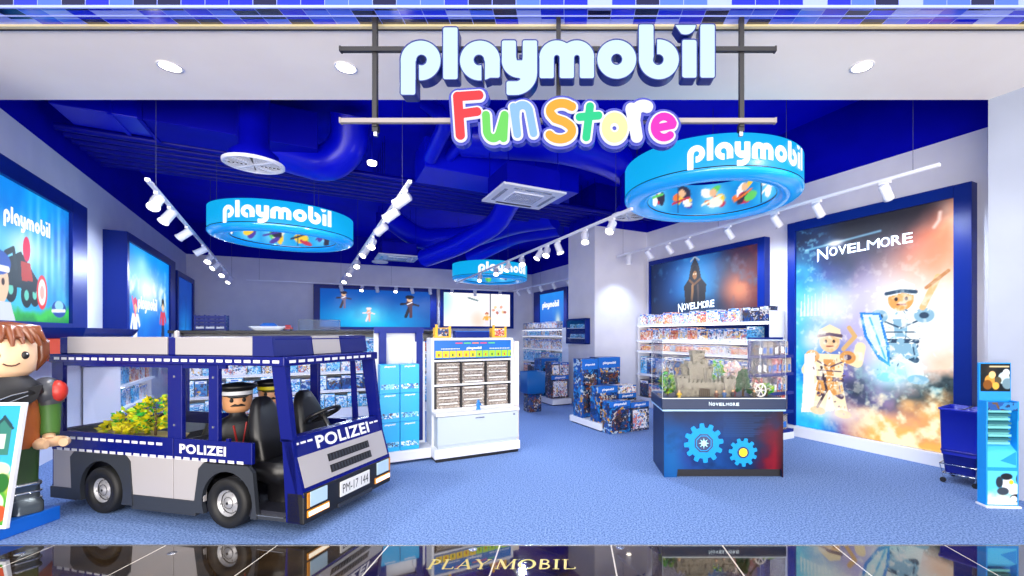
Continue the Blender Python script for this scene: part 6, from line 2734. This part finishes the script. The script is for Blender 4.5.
def officer(loc, rz, sc, label, band, mous):
    t = thing('toy_officer', label, 'toy figure', loc, rz, 'toy officers in the van')
    t.scale = (sc, sc, sc)
    mb = MB()
    mb.loft([rrect_ring(0, 0, z, a, b_, b_ * .7) for z, a, b_ in ((-.36, .15, .1), (-.3, .17, .12), (-.12, .16, .11), (-.06, .12, .09), (-.03, .06, .06), (.0, .055, .055))])
    mb.box(-.15, -.01, -.36, .0, -.42, -.30, 0, .03)
    mb.box(.01, .15, -.36, .0, -.42, -.30, 0, .03)
    for s in (-1, 1):
        mb.tube([(s * .16, 0, -.1), (s * .2, -.03, -.2), (s * .18, -.16, -.28)], [.055, .05, .04], 12)
    mb.build('body', 'jacket', t)
    mb = MB()
    mb.tube([(-.03, -.112, -.1), (.0, -.118, -.28)], .008, 6)
    mb.tube([(.06, -.108, -.08), (.03, -.118, -.28)], .006, 6)
    mb.build('jacket_piping', mat('piping_red', 'b02828', .4) if 'piping_red' not in bpy.data.materials else bpy.data.materials['piping_red'], t)
    for s in (-1, 1):
        mb = MB()
        mb.tube([(s * .18 - .03, -.17, -.29), (s * .18 - .035, -.21, -.28), (s * .18, -.23, -.28), (s * .18 + .035, -.21, -.28), (s * .18 + .03, -.17, -.29)], .017, 8)
        mb.build('hand', 'skin', t)
    mb = MB()
    mb.lathe([(.001, -.005), (.075, .0), (.1, .03), (.106, .09), (.104, .16), (.08, .2), (.001, .21)], 28)
    hd = mb.build('head', 'skin', t)
    for s in (-1, 1):
        mb = MB()
        mb.ball((s * .042, -.098, .108), .015, .01, .018, 10, 8)
        mb.build('eye', 'print_black', hd)
    mb = MB()
    if mous:
        mb.tube([(-.05, -.1, .06), (-.02, -.108, .068), (0, -.108, .063), (.02, -.108, .068), (.05, -.1, .06)], [.004, .011, .008, .011, .004], 8)
        mb.build('moustache', 'print_black', hd)
    else:
        mb.tube([(-.03, -.103, .055), (0, -.108, .046), (.03, -.103, .055)], .004, 6)
        mb.build('mouth', 'castle_dark', hd)
    mb = MB()
    mb.lathe([(.108, .05), (.112, .12), (.11, .15), (.1, .05)], 28) if False else None
    mb.ball((0, .025, .12), .112, .1, .085)
    mb.build('hair', 'castle_dark', hd)
    mb = MB()
    mb.lathe([(.108, .14), (.112, .17), (.112, .185)], 28)
    mb.lathe([(.112, .185), (.15, .215), (.14, .235), (.001, .255)], 28)
    mb.raw([(-.09, -.065, .148), (-.05, -.16, .132), (.05, -.16, .132), (.09, -.065, .148), (.05, -.155, .142), (-.05, -.155, .142)], [(0, 1, 2, 3), (0, 3, 4, 5), (1, 5, 4, 2)])
    cp = mb.build('cap', 'jacket', hd)
    mb = MB()
    mb.lathe([(.1135, .15), (.1145, .17), (.1135, .182)], 28)
    mb.build('cap_band', band, cp)
    return t


officer(inv(1.50, .50, .83), VR + .9, 1.08, 'toy police officer with black cap and moustache, sitting in the van nearer the window', 'white_board', True)
officer(inv(1.52, .84, .85), VR + .8, 1.0, 'toy police officer with yellow cap band, sitting farther inside the van', 'leaf_yellow', True)
mb = MB()
mb.box(1.28 + .2, 1.75, .12, VW - .06, .16, .34, 0, .02)
mb.build('rear_bench', 'seat_black', van)

# ================================================================== BIG TOY FIGURE AT THE LEFT
t = thing('statue_plinth', 'bright blue low plinth under the big brown-haired toy figure at the left edge', 'plinth', (-4.28, 3.30, 0), .0)
mb = MB()
mb.box(-.62, .0, .0, .50, 0, .115, 0, .008)
mb.build('platform', mat('plinth_blue', '1266d0', .35), t)
ST = thing('toy_statue', 'life-size toy figure with brown hair, dark scarf and grey shoulder at the left edge', 'statue', (-4.51, 3.60, .116), 1.12)
ST.scale = (.86, .86, .985)
M['hair_brown'] = mat('hair_brown', '6a3418', .25, coat=.3)
M['hair_light'] = mat('hair_light', '7a4020', .25, coat=.3)
M['coat_brown'] = mat('coat_brown', 'a85a2c', .4)
M['trouser'] = mat('trouser', '2c4a24', .45)
M['scarf'] = mat('scarf', '1c1c20', .45)
M['skin_statue'] = mat('skin_statue', 'eec49c', .35)
M['boot_metal'] = mat('boot_metal', '5a646c', .25, .6)
mb = MB()
mb.loft([rrect_ring(0, 0, z, a, b_, b_ * .8) for z, a, b_ in ((.52, .19, .14), (.56, .215, .15), (.75, .22, .15), (.93, .2, .14), (1.04, .17, .12), (1.09, .11, .1), (1.14, .10, .10))])
mb.build('torso', 'coat_brown', ST)
for s in (-1, 1):
    mb = MB()
    mb.loft([rrect_ring(s * .105, dy, z, a, b_, .05) for z, a, b_, dy in ((.0, .095, .16, -.04), (.06, .095, .16, -.04), (.09, .09, .12, 0), (.3, .095, .115, 0), (.5, .1, .125, 0), (.55, .1, .13, 0))])
    lg = mb.build('leg', 'trouser', ST)
    mb = MB()
    mb.loft([rrect_ring(s * .105, dy, z, a, b_, .05) for z, a, b_, dy in ((.003, .103, .172, -.045), (.08, .103, .168, -.045), (.11, .098, .135, -.005), (.2, .101, .128, 0), (.21, .11, .138, 0), (.235, .11, .138, 0), (.24, .1, .126, 0))])
    bt = mb.build('boot', 'boot_metal', lg)
    mb = MB()
    for z in (.1, .16, .225):
        mb.tube(rrect_ring(s * .105, 0 if z > .15 else -.005, z, .106, .137, .05), .009, 6, closed=True)
    mb.build('boot_band', 'chrome', lg)
    # arm: ball shoulder, sleeve, C-shaped hand
    mb = MB()
    mb.tube([(s * .24, 0, 1.0), (s * .27, .0, .92), (s * .28, -.01, .80), (s * .275, -.03, .66), (s * .27, -.06, .60)], [.09, .1, .085, .08, .07], 16)
    ar = mb.build('arm', mat('sleeve_green', '4a7a34', .45) if 'sleeve_green' not in bpy.data.materials else bpy.data.materials['sleeve_green'], ST)
    mb = MB()
    mb.ball((s * .265, 0, .96), .12, .12, .13)
    mb.tube([(s * .278, 0, .94), (s * .285, 0, .86)], [.11, .102], 18)
    sh = mb.build('shoulder_guard', mat('guard_grey', '4a4c54', .3) if 'guard_grey' not in bpy.data.materials else bpy.data.materials['guard_grey'], ar)
    mb = MB()
    mb.ball((s * .325, -.055, .965), .075, .085, .095)
    mb.build('shoulder_emblem', mat('emblem_red', 'c83830', .35) if 'emblem_red' not in bpy.data.materials else bpy.data.materials['emblem_red'], ar)
    mb = MB()
    mb.cyl((s * .27, -.05, .61), (s * .26, -.1, .56), .045, n=14)
    pts = [(s * .26 + .085 * math.sin(a), -.17 - .085 * math.cos(a) * -1, .545) for a in [math.radians(d) for d in range(-140, 141, 20)]]
    mb.tube(pts, [.035 + .01 * math.cos((k - 7) / 7 * 1.5) for k in range(len(pts))], 12)
    mb.build('hand', 'skin_statue', ar)
mb = MB()
mb.loft([rrect_ring(dx, dy, z, a, b_, b_ * .8) for z, a, b_, dx, dy in ((.92, .17, .17, 0, -.01), (.97, .24, .19, .0, -.01), (1.03, .23, .185, .0, 0), (1.09, .17, .16, 0, 0), (1.12, .14, .14, 0, 0))])
mb.prism([(-.06, .98), (.2, 1.04), (.16, .92), (.02, .82)], -.185, -.15, 'y')
mb.prism([(-.2, 1.0), (.02, 1.0), (-.06, .72), (-.14, .78)], -.18, -.15, 'y')
sc = mb.build('scarf', 'scarf', ST)
mb = MB()
mb.tube([(-.1, -.2, .93), (.0, -.203, .97), (.1, -.2, .99)], .006, 6)
mb.tube([(-.08, -.2, .89), (.02, -.203, .93), (.1, -.2, .96)], .006, 6)
mb.tube([(-.1, -.2, .93), (-.08, -.2, .89)], .006, 6)
mb.build('buckle', 'chrome', sc)
mb = MB()
mb.lathe([(.001, 1.10), (.15, 1.115), (.195, 1.16), (.205, 1.25), (.202, 1.38), (.16, 1.45), (.001, 1.47)], 36)
hd = mb.build('head', 'skin_statue', ST)
for s in (-1, 1):
    mb = MB()
    mb.ball((s * .085, -.187, 1.285), .028, .016, .032, 14, 10)
    ey = mb.build('eye', 'print_black', hd)
    mb = MB()
    mb.ball((s * .085 + .01, -.202, 1.297), .006, .004, .006, 8, 6)
    mb.build('eye_glint', 'white_board', ey)
mb = MB()
mb.tube([(-.05, -.198, 1.222), (-.025, -.205, 1.207), (.0, -.207, 1.203), (.025, -.205, 1.207), (.05, -.198, 1.222)], .0055, 8)
mb.build('mouth', mat('mouth_brown', '50281c', .5), hd)
# moulded hair: a cap with swept locks
mb = MB()
def hairf(x, y, z):
    k = 1.0
    if y < -.1 and z < .42 + .25 * x:
        k = .70
    g = 1 + .03 * math.sin(9 * x + 7 * z + 4 * y)
    return (x * k * g, y * (k if y < 0 else 1) * g, z * (1 if z > -.3 else .8))
mb.ball((0.012, .01, 1.315), .268, .255, .225, 40, 24, 0, hairf)
h = mb.build('hair', 'hair_brown', hd)
mb = MB()
for k in range(9):
    a = -.95 + k * .24
    x1 = .25 * math.sin(a * 1.2)
    mb.tube([(-.06 + .3 * x1, -.05, 1.54), (x1 * .7, -.17, 1.49), (x1 * .98, -.222 + .09 * abs(a), 1.40 - .04 * abs(math.sin(k * 2)))], [.02, .045, .012], 10)
mb.build('fringe_lock', 'hair_light', h)
mb = MB()
for k in range(8):
    a = -.25 + k * .5
    cx, cy = .245 * math.cos(a), .05 + .22 * math.sin(a)
    mb.tube([(cx * .6, cy * .6, 1.5), (cx, cy, 1.38), (cx * 1.02, cy * 1.02, 1.26), (cx * .82, cy * .85, 1.15)], [.03, .055, .05, .012], 10)
mb.build('side_lock', 'hair_brown', h)

# board leaning before the figure
t = thing('picture_board', 'leaning picture board with pale frame before the big toy figure', 'board', (-4.75, 3.335, .117), .0)
t.rotation_euler = (-.13, 0, 0)
mb = MB()
BW_, BH = .60, .92
for b_ in ((0, .025, 0, BH), (BW_ - .025, BW_, 0, BH), (.025, BW_ - .025, 0, .025), (.025, BW_ - .025, BH - .025, BH)):
    mb.box(b_[0], b_[1], -.015, .015, b_[2], b_[3], 0, .004)
mb.box(.02, BW_ - .02, .0, .01, .02, BH - .02)
mb.build('frame', 'white_board', t)
A = Art(BW_ - .05, BH - .05, 90, 130)
A.fill('38a8e0')
A.mix(np.clip((.55 - A.v) * 6 + (A.fbm(6, 71) - .5) * 2, 0, 1), 'd8c050')
A.mix(np.clip((.36 - A.v) * 8 + (A.fbm(7, 72) - .5) * 3, 0, 1), '4a9a38')
A.poly([(.36, .50), (.36, .72), (.43, .78), (.5, .72), (.5, .50)], '3a7a70')
A.poly([(.34, .70), (.43, .80), (.52, .70), (.5, .69), (.43, .76), (.36, .69)], '2a4a50')
A.poly([(.40, .55), (.40, .66), (.46, .66), (.46, .55)], 'c8e0c8')
A.ell(.45, .40, .08, .05, 'e8e0b0')
A.ell(.48, .30, .06, .07, '2a6a30')
A.ell(.42, .15, .1, .09, 'f0ecd8')
A.ell(.50, .08, .05, .06, 'd05030')
A.mesh('printed_picture', 'art_print', t, lambda x, z: (.025 + x, -.003, .025 + z))
